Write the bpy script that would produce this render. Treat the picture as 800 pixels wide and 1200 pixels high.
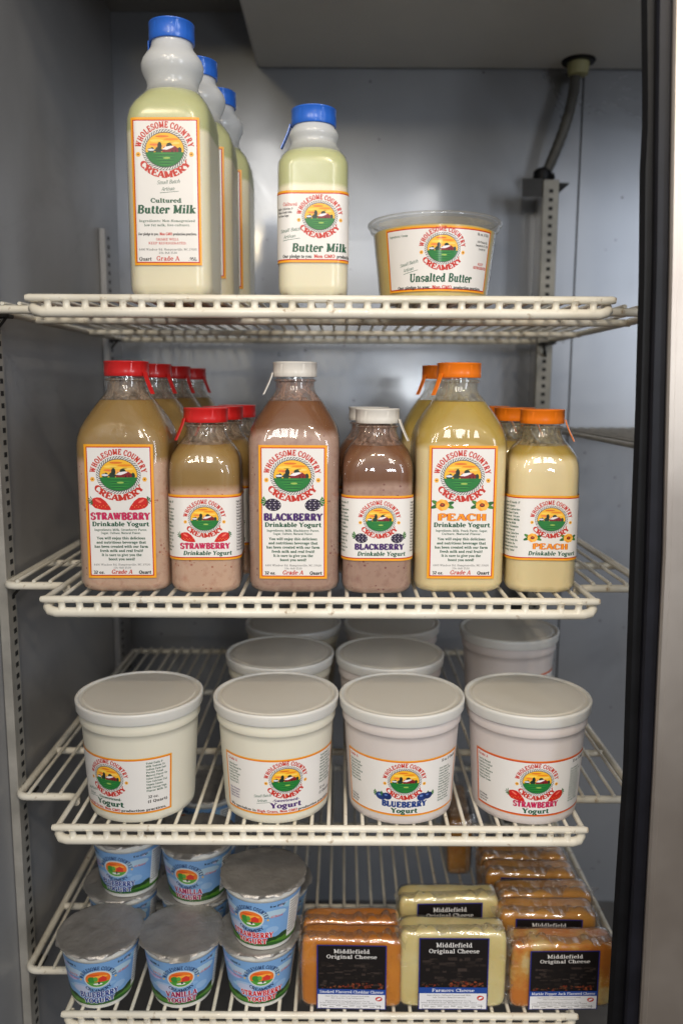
import bpy, math, random
from mathutils import Vector, Matrix, noise
from mathutils.geometry import delaunay_2d_cdt, tessellate_polygon
R = math.radians
random.seed(7)
for o in list(bpy.data.objects):
    bpy.data.objects.remove(o)
SC = bpy.context.scene
COL = SC.collection
# ------------------------------------------------------------------ camera
EYE = 1.45
cam_d = bpy.data.cameras.new("camera")
cam = bpy.data.objects.new("camera", cam_d)
COL.objects.link(cam)
cam.location = (0, 0, EYE)
cam.rotation_euler = (R(90 - 8.5), R(0.0), R(0))
cam.rotation_euler = (Matrix.Rotation(R(-8.5) + R(90), 3, 'X') @ Matrix.Rotation(R(0.28), 3, 'Z')).to_euler()
cam_d.sensor_width = 36
cam_d.sensor_fit = 'AUTO'
cam_d.lens = 28.8
cam_d.clip_start = 0.02
cam_d.clip_end = 50
cam_d.dof.use_dof = True
cam_d.dof.focus_distance = 0.80
cam_d.dof.aperture_fstop = 3.6
SC.camera = cam
# ------------------------------------------------------------------ light
world = bpy.data.worlds.new("World")
SC.world = world
world.use_nodes = True
bg = world.node_tree.nodes["Background"]
def shop_surroundings():
    """the dim shop around the open cooler: brownish floor, grey walls with uneven shelves, pale ceiling"""
    nt = world.node_tree
    N = nt.nodes.new
    tc = N("ShaderNodeTexCoord")
    sx = N("ShaderNodeSeparateXYZ")
    nt.links.new(tc.outputs["Generated"], sx.inputs[0])
    mr = N("ShaderNodeMapRange")
    mr.inputs["From Min"].default_value = -1
    mr.inputs["From Max"].default_value = 1
    nt.links.new(sx.outputs[2], mr.inputs["Value"])
    rp = N("ShaderNodeValToRGB")
    e = rp.color_ramp.elements
    e[0].position, e[0].color = 0.0, (.08, .068, .06, 1)
    e[1].position, e[1].color = 1.0, (.62, .61, .58, 1)
    for p, c in ((.36, (.11, .095, .085, 1)), (.47, (.20, .20, .205, 1)), (.55, (.52, .61, .76, 1)), (.62, (.56, .62, .72, 1)), (.75, (.55, .54, .53, 1))):
        k = e.new(p)
        k.color = c
    nt.links.new(mr.outputs[0], rp.inputs[0])
    nz = N("ShaderNodeTexNoise")
    nz.inputs["Scale"].default_value = 4.5
    nz.inputs["Detail"].default_value = 3
    nt.links.new(tc.outputs["Generated"], nz.inputs["Vector"])
    r2 = N("ShaderNodeMapRange")
    r2.inputs["From Min"].default_value = .35
    r2.inputs["From Max"].default_value = .65
    r2.inputs["To Min"].default_value = .45
    r2.inputs["To Max"].default_value = 1.5
    nt.links.new(nz.outputs["Fac"], r2.inputs["Value"])
    mu = N("ShaderNodeVectorMath")
    mu.operation = 'MULTIPLY'
    nt.links.new(rp.outputs[0], mu.inputs[0])
    nt.links.new(r2.outputs[0], mu.inputs[1])
    nt.links.new(mu.outputs[0], bg.inputs[0])
    bg.inputs[1].default_value = 0.70
shop_surroundings()

def lamp(name, loc, target, size, power, color, size_y=None, spread=None):
    d = bpy.data.lights.new(name, 'AREA')
    d.shape = 'RECTANGLE'
    d.size = size
    d.size_y = size_y or size
    d.energy = power
    d.color = color
    if spread:
        d.spread = R(spread)
    o = bpy.data.objects.new(name, d)
    COL.objects.link(o)
    o.location = loc
    o.rotation_euler = (Vector(target) - Vector(loc)).to_track_quat('-Z', 'Y').to_euler()
    return o
# shop windows behind the photographer and a few warm ceiling lamps
for wx in (-1.25, -0.35, 0.55):
    lamp("window_light", (wx, -2.0, 2.75), (0.0, 1.0, 1.25), 0.30, 15, (1.0, 0.97, 0.93), 1.1)
lamp("window_light", (2.0, -1.6, 2.0), (-.35, 1.0, 1.5), 0.5, 20, (0.86, 0.92, 1.0), 1.2)
for px, py, pz, e in ((0.15, -0.75, 2.85, 10), (-0.75, -1.0, 2.9, 8), (0.95, -1.3, 2.85, 7)):
    lamp("ceiling_lamp", (px, py, pz), (0.05, 0.8, 1.2), 0.11, e, (1.0, 0.84, 0.62))
lamp("warm_bulb", (-.446, -2.0, 2.25), (-.1, 1.3, 1.6), .10, 4, (1.0, .80, .45))
lamp("door_window_light", (.36, -2.0, 1.47), (.1, 1.3, 1.45), .26, 5, (.90, .95, 1.0), .16)
SC.view_settings.view_transform = 'Standard'
SC.view_settings.look = 'None'
SC.view_settings.exposure = 0
SC.view_settings.gamma = 1
SC.cycles.max_bounces = 10
SC.cycles.transparent_max_bounces = 24
SC.cycles.caustics_reflective = False
SC.cycles.caustics_refractive = False
SC.cycles.use_denoising = True

# ------------------------------------------------------------------ scene helpers
def tag(o, label=None, cat=None, group=None, kind=None):
    for k, v in (("label", label), ("category", cat), ("group", group), ("kind", kind)):
        if v:
            o[k] = v
    return o

def empty(name, loc, label, cat, group=None, rz=0.0):
    o = bpy.data.objects.new(name, None)
    COL.objects.link(o)
    o.empty_display_size = 0.02
    o.location = loc
    o.rotation_euler = (0, 0, rz)
    return tag(o, label, cat, group)

def copy_tree(o, parent=None):
    c = o.copy()
    COL.objects.link(c)
    c.parent = parent
    for ch in list(o.children):
        copy_tree(ch, c)
    return c

def mesh_obj(name, V, F, mats, parent=None, smooth=True, mi=None, sharp=None):
    me = bpy.data.meshes.new(name)
    me.from_pydata([tuple(v) for v in V], [], F)
    if not isinstance(mats, (list, tuple)):
        mats = [mats]
    for m in mats:
        me.materials.append(m)
    if mi:
        for p, k in zip(me.polygons, mi):
            p.material_index = k
    me.validate()
    if smooth:
        me.polygons.foreach_set('use_smooth', [True] * len(me.polygons))
        if sharp:
            me.set_sharp_from_angle(angle=R(sharp))
    me.update()
    o = bpy.data.objects.new(name, me)
    COL.objects.link(o)
    if parent:
        o.parent = parent
    return o

class MB:
    def __init__(s):
        s.V, s.F, s.M = [], [], []
    def add(s, V, F, m=0):
        n = len(s.V)
        s.V += [tuple(v) for v in V]
        s.F += [tuple(i + n for i in f) for f in F]
        s.M += [m] * len(F)
    def box(s, x0, y0, z0, x1, y1, z1, m=0):
        V = [(x, y, z) for z in (z0, z1) for y in (y0, y1) for x in (x0, x1)]
        s.add(V, [(0, 2, 3, 1), (4, 5, 7, 6), (0, 1, 5, 4), (2, 6, 7, 3), (0, 4, 6, 2), (1, 3, 7, 5)], m)
    def rbox(s, x0, y0, z0, x1, y1, z1, b=0.002, m=0):
        # box with chamfered edges: three nested loops around z
        def ring(i, z):
            a0, a1, c0, c1 = x0 + i, x1 - i, y0 + i, y1 - i
            return [(a0 + b, c0, z), (a1 - b, c0, z), (a1, c0 + b, z), (a1, c1 - b, z), (a1 - b, c1, z), (a0 + b, c1, z), (a0, c1 - b, z), (a0, c0 + b, z)]
        V = ring(b, z0) + ring(0, z0 + b) + ring(0, z1 - b) + ring(b, z1)
        F = [tuple(range(7, -1, -1)), tuple(range(24, 32))]
        for k in range(3):
            for i in range(8):
                j = (i + 1) % 8
                F.append((k * 8 + i, k * 8 + j, k * 8 + 8 + j, k * 8 + 8 + i))
        s.add(V, F, m)
    def tube(s, pts, r, n=8, m=0, closed=False, radii=None):
        pts = [Vector(p) for p in pts]
        k = len(pts)
        V, F = [], []
        up = None
        for i, p in enumerate(pts):
            if closed:
                t = (pts[(i + 1) % k] - pts[i - 1]).normalized()
            else:
                t = (pts[min(i + 1, k - 1)] - pts[max(i - 1, 0)]).normalized()
            if up is None:
                up = Vector((0, 0, 1)) if abs(t.z) < .9 else Vector((1, 0, 0))
            u = (up - t * up.dot(t)).normalized()
            up = u
            w = t.cross(u)
            rr = radii[i] if radii else r
            for j in range(n):
                a = 2 * math.pi * j / n
                V.append(p + (u * math.cos(a) + w * math.sin(a)) * rr)
        for i in range(k if closed else k - 1):
            for j in range(n):
                a, b2 = i * n + j, i * n + (j + 1) % n
                c2, d = ((i + 1) % k) * n + (j + 1) % n, ((i + 1) % k) * n + j
                F.append((a, b2, c2, d))
        if not closed:
            F.append(tuple(range(n - 1, -1, -1)))
            F.append(tuple(range((k - 1) * n, k * n)))
        s.add(V, F, m)
    def lathe(s, prof, n=64, m=0, cx=0, cy=0, cap0=True, cap1=True, wob=None):
        # prof: list of (r, z)
        V, F = [], []
        for i, (r, z) in enumerate(prof):
            for j in range(n):
                a = 2 * math.pi * j / n
                dr, dz = wob(i, a) if wob else (0, 0)
                V.append((cx + (r + dr) * math.sin(a), cy - (r + dr) * math.cos(a), z + dz))
        for i in range(len(prof) - 1):
            for j in range(n):
                F.append((i * n + j, i * n + (j + 1) % n, (i + 1) * n + (j + 1) % n, (i + 1) * n + j))
        if cap0:
            F.append(tuple(range(n - 1, -1, -1)))
        if cap1:
            F.append(tuple(range((len(prof) - 1) * n, len(prof) * n)))
        s.add(V, F, m)
    def loft(s, rings, n=96, m=0, cap0=True, cap1=True, sq=None):
        # rings: (z, half width, corner radius) - rounded squares, angle-sampled
        V, F = [], []
        for z, a, r in rings:
            for j in range(n):
                x, y = rsq(2 * math.pi * (j + .5) / n, a, r)
                V.append((x, y, z))
        for i in range(len(rings) - 1):
            for j in range(n):
                F.append((i * n + j, i * n + (j + 1) % n, (i + 1) * n + (j + 1) % n, (i + 1) * n + j))
        if cap0:
            F.append(tuple(range(n - 1, -1, -1)))
        if cap1:
            F.append(tuple(range((len(rings) - 1) * n, len(rings) * n)))
        s.add(V, F, m)
    def build(s, name, mats, parent=None, smooth=True, sharp=40):
        return mesh_obj(name, s.V, s.F, mats, parent, smooth, s.M, sharp)

def rsq(phi, a, r):
    """point on a rounded square at polar angle phi (0 = front, -y)"""
    r = min(r, a * .9999)
    dx, dy = math.sin(phi), -math.cos(phi)
    ax, ay = abs(dx), abs(dy)
    t = a / max(ax, ay)
    c = a - r
    if min(ax, ay) * t > c:
        # ray meets the corner arc centred (c, c)
        b = (ax + ay) * c
        disc = b * b - (2 * c * c - r * r)
        t = b + math.sqrt(max(disc, 0))
    return dx * t, dy * t

def wall_map(a, r):
    """arc length along the rounded square from the front centre -> x, y, nx, ny"""
    c = a - r
    q = r * math.pi / 2
    side = 2 * c
    def f(s):
        sg = 1 if s >= 0 else -1
        s = abs(s)
        rot = 0
        if s <= c:
            x, y, nx, ny = s, -a, 0, -1
        else:
            s -= c
            while s > q + side:
                s -= q + side
                rot += 1
            if s <= q:
                t = s / r
                x, y, nx, ny = c + r * math.sin(t), -c - r * math.cos(t), math.sin(t), -math.cos(t)
            else:
                s -= q
                x, y, nx, ny = a, -c + s, 1, 0
            for _ in range(rot):
                x, y, nx, ny = -y, x, -ny, nx
        return sg * x, y, sg * nx, ny
    return f
# ------------------------------------------------------------------ materials
def srgb(r, g, b):
    f = lambda c: (c / 255 / 12.92) if c / 255 <= .04045 else ((c / 255 + .055) / 1.055) ** 2.4
    return (f(r), f(g), f(b), 1)

class NT:
    def __init__(s, name):
        s.m = bpy.data.materials.new(name)
        s.m.use_nodes = True
        s.t = s.m.node_tree
        s.n = s.t.nodes
        s.p = s.n["Principled BSDF"]
        s.out = s.n["Material Output"]
    def node(s, typ, **kw):
        nd = s.n.new(typ)
        for k, v in kw.items():
            if k.startswith("i_"):
                key = k[2:]
                key = int(key) if key.isdigit() else key.replace("_", " ")
                nd.inputs[key].default_value = v
            else:
                setattr(nd, k, v)
        return nd
    def link(s, a, b):
        s.t.links.new(a, b)
    def coord(s, kind="Object"):
        return s.node("ShaderNodeTexCoord").outputs[kind]
    def noise(s, vec, scale, detail=3, rough=.5):
        nd = s.node("ShaderNodeTexNoise")
        nd.inputs["Scale"].default_value = scale
        nd.inputs["Detail"].default_value = detail
        nd.inputs["Roughness"].default_value = rough
        s.link(vec, nd.inputs["Vector"])
        return nd.outputs["Fac"]
    def ramp(s, fac, stops):
        nd = s.node("ShaderNodeValToRGB")
        e = nd.color_ramp.elements
        while len(e) > 1:
            e.remove(e[-1])
        e[0].position, e[0].color = stops[0]
        for p, c in stops[1:]:
            q = e.new(p)
            q.color = c
        s.link(fac, nd.inputs[0])
        return nd.outputs[0]
    def mix(s, fac, a, b):
        nd = s.node("ShaderNodeMix", data_type='RGBA')
        for sock, v in ((nd.inputs[0], fac), (nd.inputs[6], a), (nd.inputs[7], b)):
            if hasattr(v, "is_output"):
                s.link(v, sock)
            else:
                sock.default_value = v
        return nd.outputs[2]
    def math(s, op, a, b=0.0, c=None):
        nd = s.node("ShaderNodeMath", operation=op)
        for i, v in enumerate((a, b, c)):
            if v is None:
                continue
            if hasattr(v, "is_output"):
                s.link(v, nd.inputs[i])
            else:
                nd.inputs[i].default_value = v
        return nd.outputs[0]
    def bump(s, h, strength=.2, dist=.001):
        nd = s.node("ShaderNodeBump")
        nd.inputs["Strength"].default_value = strength
        nd.inputs["Distance"].default_value = dist
        s.link(h, nd.inputs["Height"])
        return nd.outputs[0]
    def set(s, **kw):
        for k, v in kw.items():
            k = k.replace("_", " ")
            if hasattr(v, "is_output"):
                s.link(v, s.p.inputs[k])
            else:
                s.p.inputs[k].default_value = v
        return s
    def xyz(s, vec):
        nd = s.node("ShaderNodeSeparateXYZ")
        s.link(vec, nd.inputs[0])
        return nd.outputs

def simple(name, col, rough=.4, metal=0, scale=60, var=.12, bump=.1, coat=0, **kw):
    t = NT(name)
    v = t.coord()
    nz = t.noise(v, scale, 4)
    c0 = tuple(max(0, c * (1 - var)) for c in col[:3]) + (1,)
    c1 = tuple(min(1, c * (1 + var)) for c in col[:3]) + (1,)
    t.set(Base_Color=t.ramp(nz, [(.3, c0), (.7, c1)]), Roughness=rough, Metallic=metal, Normal=t.bump(nz, bump, .0005), **kw)
    t.p.inputs["Coat Weight"].default_value = coat
    return t.m

def wall_mat(name, c0, c1, metal, rough, streak=True, spots=0.0, coat=0.0):
    t = NT(name)
    v = t.coord()
    mp = t.node("ShaderNodeMapping")
    mp.inputs["Scale"].default_value = (1, 1, .12)
    t.link(v, mp.inputs[0])
    a = t.noise(mp.outputs[0], 9, 3)
    b = t.noise(v, 3.0, 5, .6)
    f = t.math('ADD', t.math('MULTIPLY', a, .5), t.math('MULTIPLY', b, .5))
    col = t.ramp(f, [(.35, c0), (.65, c1)])
    if spots:
        vo = t.node("ShaderNodeTexVoronoi")
        vo.inputs["Scale"].default_value = 42
        t.link(v, vo.inputs["Vector"])
        nn = t.noise(v, 7, 2)
        m1 = t.math('LESS_THAN', vo.outputs["Distance"], .085)
        m2 = t.math('GREATER_THAN', nn, .55)
        col = t.mix(t.math('MULTIPLY', t.math('MULTIPLY', m1, m2), spots), col, srgb(60, 50, 42))
    sm = t.node("ShaderNodeTexNoise")
    sm.inputs["Scale"].default_value = 3.2
    sm.inputs["Detail"].default_value = 9
    sm.inputs["Roughness"].default_value = .72
    sm.inputs["Distortion"].default_value = 1.4
    t.link(v, sm.inputs["Vector"])
    rr = t.math('ADD', t.math('MULTIPLY', sm.outputs[0], .42), rough - .19)
    col = t.mix(t.ramp(sm.outputs[0], [(.58, (0, 0, 0, 1)), (.74, (.25, .25, .25, 1))]), col, tuple(c * .62 for c in c0[:3]) + (1,))
    t.set(Base_Color=col, Metallic=metal, Roughness=rr, Normal=t.bump(t.noise(v, 3, 1), .25, .003))
    t.p.inputs["Coat Weight"].default_value = coat
    t.p.inputs["Coat Roughness"].default_value = .09
    return t.m

M = {}
M['back_wall'] = wall_mat("painted_aluminium_wall", (.31, .325, .355, 1), (.37, .385, .415, 1), .62, .31, spots=.6, coat=.4)
M['side_wall'] = wall_mat("grey_side_wall", (.34, .34, .35, 1), (.41, .41, .415, 1), .3, .38)
M['ceiling'] = wall_mat("grey_ceiling", (.22, .215, .21, 1), (.30, .295, .28, 1), .2, .5)
M['housing'] = wall_mat("pale_housing_plastic", (.74, .75, .74, 1), (.80, .81, .79, 1), .0, .45)
M['floor'] = wall_mat("cooler_floor", (.09, .085, .08, 1), (.16, .15, .14, 1), .3, .5)
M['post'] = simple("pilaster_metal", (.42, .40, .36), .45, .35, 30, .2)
M['slot'] = simple("dark_slot", (.012, .012, .012), .8)
M['black'] = simple("black_rubber_gasket", (.004, .004, .005), .45, 0, 40, .3, .15, Specular_IOR_Level=.25)
M['black2'] = simple("black_plastic_jamb", (.008, .008, .012), .4, 0, 30, .3, .1, Specular_IOR_Level=.3)
M['seam'] = simple("dark_seam_sealant", (.02, .02, .022), .6)
M['clip'] = simple("dark_shelf_clip", (.03, .028, .026), .5, .3)
M['hose'] = simple("grey_drain_hose", (.09, .088, .08), .5)
M['post_dim'] = simple("shaded_rear_pilaster", (.25, .235, .20), .4, .35, 30, .2)  # darker copy of the pilaster metal; dimness at the rear put into its colour
M['grommet'] = simple("yellowed_drain_plug", (.42, .40, .20), .5)

def steel():
    t = NT("brushed_stainless")
    v = t.coord()
    mp = t.node("ShaderNodeMapping")
    mp.inputs["Scale"].default_value = (260, 260, 3)
    t.link(v, mp.inputs[0])
    n1 = t.noise(mp.outputs[0], 1.0, 3)
    n2 = t.noise(v, 6, 4, .6)
    t.set(Base_Color=t.ramp(n2, [(.3, (.60, .52, .45, 1)), (.7, (.74, .66, .58, 1))]), Metallic=.95,
          Roughness=t.math('ADD', t.math('MULTIPLY', n2, .16), .30), Normal=t.bump(n1, .12, .0004))
    return t.m
M['steel'] = steel()

def wire():
    t = NT("cream_coated_wire")
    v = t.coord()
    n1 = t.noise(v, 90, 5, .6)
    n2 = t.noise(v, 14, 3)
    c = t.ramp(n2, [(.3, (.66, .61, .50, 1)), (.6, (.80, .765, .67, 1))])
    c = t.mix(t.ramp(n1, [(.62, (0, 0, 0, 1)), (.74, (.9, .9, .9, 1))]), c, (.30, .20, .10, 1))
    t.set(Base_Color=c, Roughness=.38, Normal=t.bump(n1, .25, .0006))
    t.p.inputs["Coat Weight"].default_value = .2
    return t.m
M['wire'] = wire()

def prints(name, rough, coat):
    t = NT(name)
    at = t.node("ShaderNodeVertexColor", layer_name="ink")
    n = t.noise(t.coord(), 55, 3)
    t.set(Base_Color=at.outputs[0], Roughness=rough, Normal=t.bump(t.noise(t.coord(), 24, 3), .35, .0016))
    t.p.inputs["Coat Weight"].default_value = coat
    t.p.inputs["Coat Roughness"].default_value = .12
    return t.m
M['print'] = prints("printed_glossy_paper", .42, .18)
M['print_film'] = prints("printed_film", .4, .12)

def frosted(name, zs):
    """milky plastic: thinner looking against the contents, whiter where the bottle is empty"""
    t = NT(name)
    v = t.coord()
    f = t.node("ShaderNodeMapRange")
    f.inputs["From Min"].default_value = zs - .006
    f.inputs["From Max"].default_value = zs + .010
    f.inputs["To Min"].default_value = .16
    f.inputs["To Max"].default_value = .86
    t.link(t.xyz(v)[2], f.inputs["Value"])
    tr = t.node("ShaderNodeBsdfTransparent")
    df = t.node("ShaderNodeBsdfDiffuse")
    tl = t.node("ShaderNodeBsdfTranslucent")
    gl = t.node("ShaderNodeBsdfGlossy")
    df.inputs[0].default_value = tl.inputs[0].default_value = (.88, .90, .92, 1)
    gl.inputs["Roughness"].default_value = .22
    bp = t.bump(t.noise(v, 60, 3), .2, .001)
    t.link(bp, gl.inputs["Normal"])
    a, b, c = (t.node("ShaderNodeMixShader") for _ in range(3))
    a.inputs[0].default_value = .35
    t.link(df.outputs[0], a.inputs[1]); t.link(tl.outputs[0], a.inputs[2])
    t.link(f.outputs[0], b.inputs[0]); t.link(tr.outputs[0], b.inputs[1]); t.link(a.outputs[0], b.inputs[2])
    lw = t.node("ShaderNodeLayerWeight")
    lw.inputs["Blend"].default_value = .5
    t.link(t.math('ADD', .05, t.math('MULTIPLY', t.math('POWER', lw.outputs["Facing"], 4.0), .4)), c.inputs[0])
    t.link(b.outputs[0], c.inputs[1]); t.link(gl.outputs[0], c.inputs[2])
    t.link(c.outputs[0], t.out.inputs[0])
    return t.m

def clear(name, tint=(1, 1, 1, 1), rough=.05, ior=1.45, haze=0.0, hazecol=(.8, .8, .8, 1), bump=.25, bscale=40, wrinkle=False, gain=1.8, vz=.35):
    """thin clear plastic: transparent, fresnel gloss, optional frosting"""
    t = NT(name)
    v = t.coord()
    tr = t.node("ShaderNodeBsdfTransparent")
    tr.inputs[0].default_value = tint
    gl = t.node("ShaderNodeBsdfGlossy")
    gl.inputs["Roughness"].default_value = rough
    mp = t.node("ShaderNodeMapping")
    mp.inputs["Scale"].default_value = (1, 1, vz)
    t.link(v, mp.inputs[0])
    if wrinkle:
        wv = t.node("ShaderNodeTexNoise")
        wv.noise_type = 'RIDGED_MULTIFRACTAL'
        wv.inputs["Scale"].default_value = bscale
        wv.inputs["Detail"].default_value = 4
        wv.inputs["Distortion"].default_value = 1.2
        t.link(v, wv.inputs["Vector"])
        h = wv.outputs["Fac"]
    else:
        h = t.noise(mp.outputs[0], bscale, 2)
    bp = t.bump(h, bump, .0035 if wrinkle else .002)
    t.link(bp, gl.inputs["Normal"])
    lw = t.node("ShaderNodeLayerWeight")
    lw.inputs["Blend"].default_value = .5
    t.link(bp, lw.inputs["Normal"])
    f0 = ((ior - 1) / (ior + 1)) ** 2 * gain
    fres = t.math('ADD', f0, t.math('MULTIPLY', t.math('POWER', lw.outputs["Facing"], 4.0), .6))
    mx = t.node("ShaderNodeMixShader")
    t.link(fres, mx.inputs[0])
    t.link(gl.outputs[0], mx.inputs[2])
    if haze:
        df = t.node("ShaderNodeBsdfDiffuse")
        df.inputs[0].default_value = hazecol
        tl = t.node("ShaderNodeBsdfTranslucent")
        tl.inputs[0].default_value = hazecol
        m0 = t.node("ShaderNodeMixShader")
        m0.inputs[0].default_value = .45
        t.link(df.outputs[0], m0.inputs[1])
        t.link(tl.outputs[0], m0.inputs[2])
        m1 = t.node("ShaderNodeMixShader")
        if wrinkle:
            t.link(t.math('MULTIPLY', t.ramp(h, [(.25, (.12, .12, .12, 1)), (.75, (1, 1, 1, 1))]), haze), m1.inputs[0])
        else:
            m1.inputs[0].default_value = haze
        t.link(tr.outputs[0], m1.inputs[1])
        t.link(m0.outputs[0], m1.inputs[2])
        t.link(m1.outputs[0], mx.inputs[1])
    else:
        t.link(tr.outputs[0], mx.inputs[1])
    t.link(mx.outputs[0], t.out.inputs[0])
    return t.m
M['pet'] = clear("clear_bottle_plastic", (.95, .95, .93, 1), .05, bump=.5, bscale=55)
M['hdpe'] = clear("frosted_milk_plastic", (.98, .98, .97, 1), .22, 1.5, .58, (.90, .92, .94, 1), .1)
M['film'] = clear("shrink_wrap_film", (.97, .97, .97, 1), .10, 1.5, .26, (.84, .81, .76, 1), 1.0, 45, True, gain=4)
M['film_crumple'] = clear("crumpled_film", (.97, .97, .97, 1), .10, 1.5, .55, (.90, .87, .82, 1), 1.0, 60, True, gain=5)
M['tubclear'] = clear("clear_tub_plastic", (.95, .95, .93, 1), .06, 1.5, .16, (.7, .7, .7, 1), .15)

def liquid(name, yog, speck, whey, zb, amp=.002, rest=None, splash=None):
    """settled drink: thick yogurt below, thin whey above height zb"""
    t = NT(name)
    v = t.coord()
    z = t.xyz(v)[2]
    n = t.noise(v, 18, 3)
    edge = t.math('ADD', z, t.math('MULTIPLY', t.math('SUBTRACT', n, .5), amp * 4))
    f = t.node("ShaderNodeMapRange")
    f.inputs["From Min"].default_value = zb - .0035
    f.inputs["From Max"].default_value = zb + .0035
    t.link(edge, f.inputs["Value"])
    base = t.ramp(t.noise(v, 30, 4), [(.3, tuple(c * .93 for c in yog[:3]) + (1,)), (.7, yog)])
    if speck:
        vo = t.node("ShaderNodeTexVoronoi")
        vo.inputs["Scale"].default_value = 210
        t.link(v, vo.inputs["Vector"])
        sp = t.math('LESS_THAN', vo.outputs["Distance"], t.math('MULTIPLY', t.math('GREATER_THAN', t.noise(v, 95, 1), .57), .22))
        base = t.mix(t.math('MULTIPLY', sp, .75), base, speck)
        n3 = t.noise(v, 160, 3)
        base = t.mix(t.ramp(n3, [(.5, (0, 0, 0, 1)), (.75, (.35, .35, .35, 1))]), base, speck)
    wc = t.ramp(t.noise(v, 14, 3), [(.3, tuple(c * .8 for c in whey[:3]) + (1,)), (.7, whey)])
    t.set(Base_Color=t.mix(f.outputs[0], base, wc), Roughness=.35)
    # the thin whey lets part of the light through
    tr = t.node("ShaderNodeBsdfTransparent")
    tr.inputs[0].default_value = tuple(min(1, c * 1.2 + .35) for c in whey[:3]) + (1,)
    ms = t.node("ShaderNodeMixShader")
    t.link(t.math('MULTIPLY', f.outputs[0], .24), ms.inputs[0])
    t.link(t.p.outputs[0], ms.inputs[1])
    t.link(tr.outputs[0], ms.inputs[2])
    t.link(ms.outputs[0], t.out.inputs[0])
    t.p.inputs["Subsurface Weight"].default_value = .25
    t.p.inputs["Subsurface Radius"].default_value = (.006, .004, .0025)
    t.p.inputs["Subsurface Scale"].default_value = 1.0
    return t.m

def residue(name, col, dens=.5):
    """film of drink left inside the neck above the liquid"""
    t = NT(name)
    v = t.coord()
    mp = t.node("ShaderNodeMapping")
    mp.inputs["Scale"].default_value = (1, 1, .35)
    t.link(v, mp.inputs[0])
    nd = t.node("ShaderNodeTexNoise")
    nd.inputs["Scale"].default_value = 120
    nd.inputs["Detail"].default_value = 5
    nd.inputs["Distortion"].default_value = 1.5
    t.link(mp.outputs[0], nd.inputs["Vector"])
    tr = t.node("ShaderNodeBsdfTransparent")
    mx = t.node("ShaderNodeMixShader")
    t.link(t.ramp(nd.outputs["Fac"], [(.40, (dens * .35,) * 3 + (1,)), (.62, (dens * 1.5,) * 3 + (1,))]), mx.inputs[0])
    t.link(tr.outputs[0], mx.inputs[1])
    t.set(Base_Color=col, Roughness=.4)
    t.link(t.p.outputs[0], mx.inputs[2])
    t.link(mx.outputs[0], t.out.inputs[0])
    return t.m
PINK, PINK2 = (.72, .49, .375, 1), (.42, .10, .07, 1)
PURP, PURP2 = (.50, .33, .27, 1), (.20, .05, .06, 1)
PEACH = (.90, .74, .43, 1)
AMBER, BROWN, GOLD = (.47, .30, .105, 1), (.30, .135, .07, 1), (.66, .47, .12, 1)
def cap_mat(name, c):
    return simple(name, c, .33, 0, 80, .06, .08, .25)
M['red'] = cap_mat("red_cap_plastic", (.60, .016, .016))
M['orange'] = cap_mat("orange_cap_plastic", (.85, .20, .008))
M['white'] = cap_mat("white_cap_plastic", (.74, .71, .66))
M['blue'] = cap_mat("blue_cap_plastic", (.02, .13, .60))

def tub_mat(name, col, scuff=.10):
    t = NT(name)
    v = t.coord()
    n = t.noise(v, 12, 3)
    t.set(Base_Color=t.ramp(n, [(.3, tuple(c * .95 for c in col[:3]) + (1,)), (.7, col)]), Roughness=t.math('ADD', .2, t.math('MULTIPLY', t.noise(v, 28, 6, .7), .28)), Normal=t.bump(t.noise(v, 32, 4), .22, .0012))
    t.p.inputs["Subsurface Weight"].default_value = .3
    t.p.inputs["Subsurface Radius"].default_value = (.006, .005, .004)
    t.p.inputs["Subsurface Scale"].default_value = 1.0
    return t.m
M['tub_cream'] = tub_mat("milky_tub_plastic", (.76, .73, .62, 1))
M['tub_lilac'] = tub_mat("pinkish_tub_plastic", (.68, .62, .60, 1))
M['lid'] = tub_mat("frosted_lid_plastic", (.66, .63, .57, 1))
M['lid_ring'] = tub_mat("frosted_lid_rim", (.70, .69, .66, 1))
M['cup_white'] = tub_mat("white_cup_plastic", (.78, .77, .72, 1))

def foil():
    t = NT("crinkled_foil")
    v = t.coord()
    a = t.noise(v, 60, 4, .6)
    b = t.noise(v, 260, 2)
    t.set(Base_Color=t.ramp(a, [(.3, (.36, .34, .32, 1)), (.7, (.47, .45, .43, 1))]), Metallic=.75, Roughness=.5,
          Normal=t.bump(t.math('ADD', a, t.math('MULTIPLY', b, .3)), .8, .002))
    return t.m
M['foil'] = foil()

def cheese(name, cols, scale, rind=None, seedv=0.0):
    t = NT(name)
    v = t.coord()
    mp = t.node("ShaderNodeMapping")
    mp.inputs["Location"].default_value = (seedv, seedv, 0)
    t.link(v, mp.inputs[0])
    n = t.noise(mp.outputs[0], scale, 4, .55)
    c = t.ramp(n, cols)
    if rind:
        c = t.mix(t.ramp(t.noise(v, 90, 5, .7), [(.55, (0, 0, 0, 1)), (.8, (.6, .6, .6, 1))]), c, rind)
    t.set(Base_Color=c, Roughness=.3, Normal=t.bump(t.noise(v, 70, 3), .3, .001))
    t.p.inputs["Subsurface Weight"].default_value = .25
    t.p.inputs["Subsurface Radius"].default_value = (.006, .003, .001)
    t.p.inputs["Subsurface Scale"].default_value = 1.0
    t.p.inputs["Coat Weight"].default_value = .4
    return t.m
M['cheddar'] = cheese("smoked_cheddar", [(.35, (.62, .20, .015, 1)), (.65, (.74, .27, .02, 1))], 20, (.35, .09, .015, 1))
M['farmers'] = cheese("pale_farmers_cheese", [(.3, (.80, .64, .25, 1)), (.7, (.86, .74, .37, 1))], 25)
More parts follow.
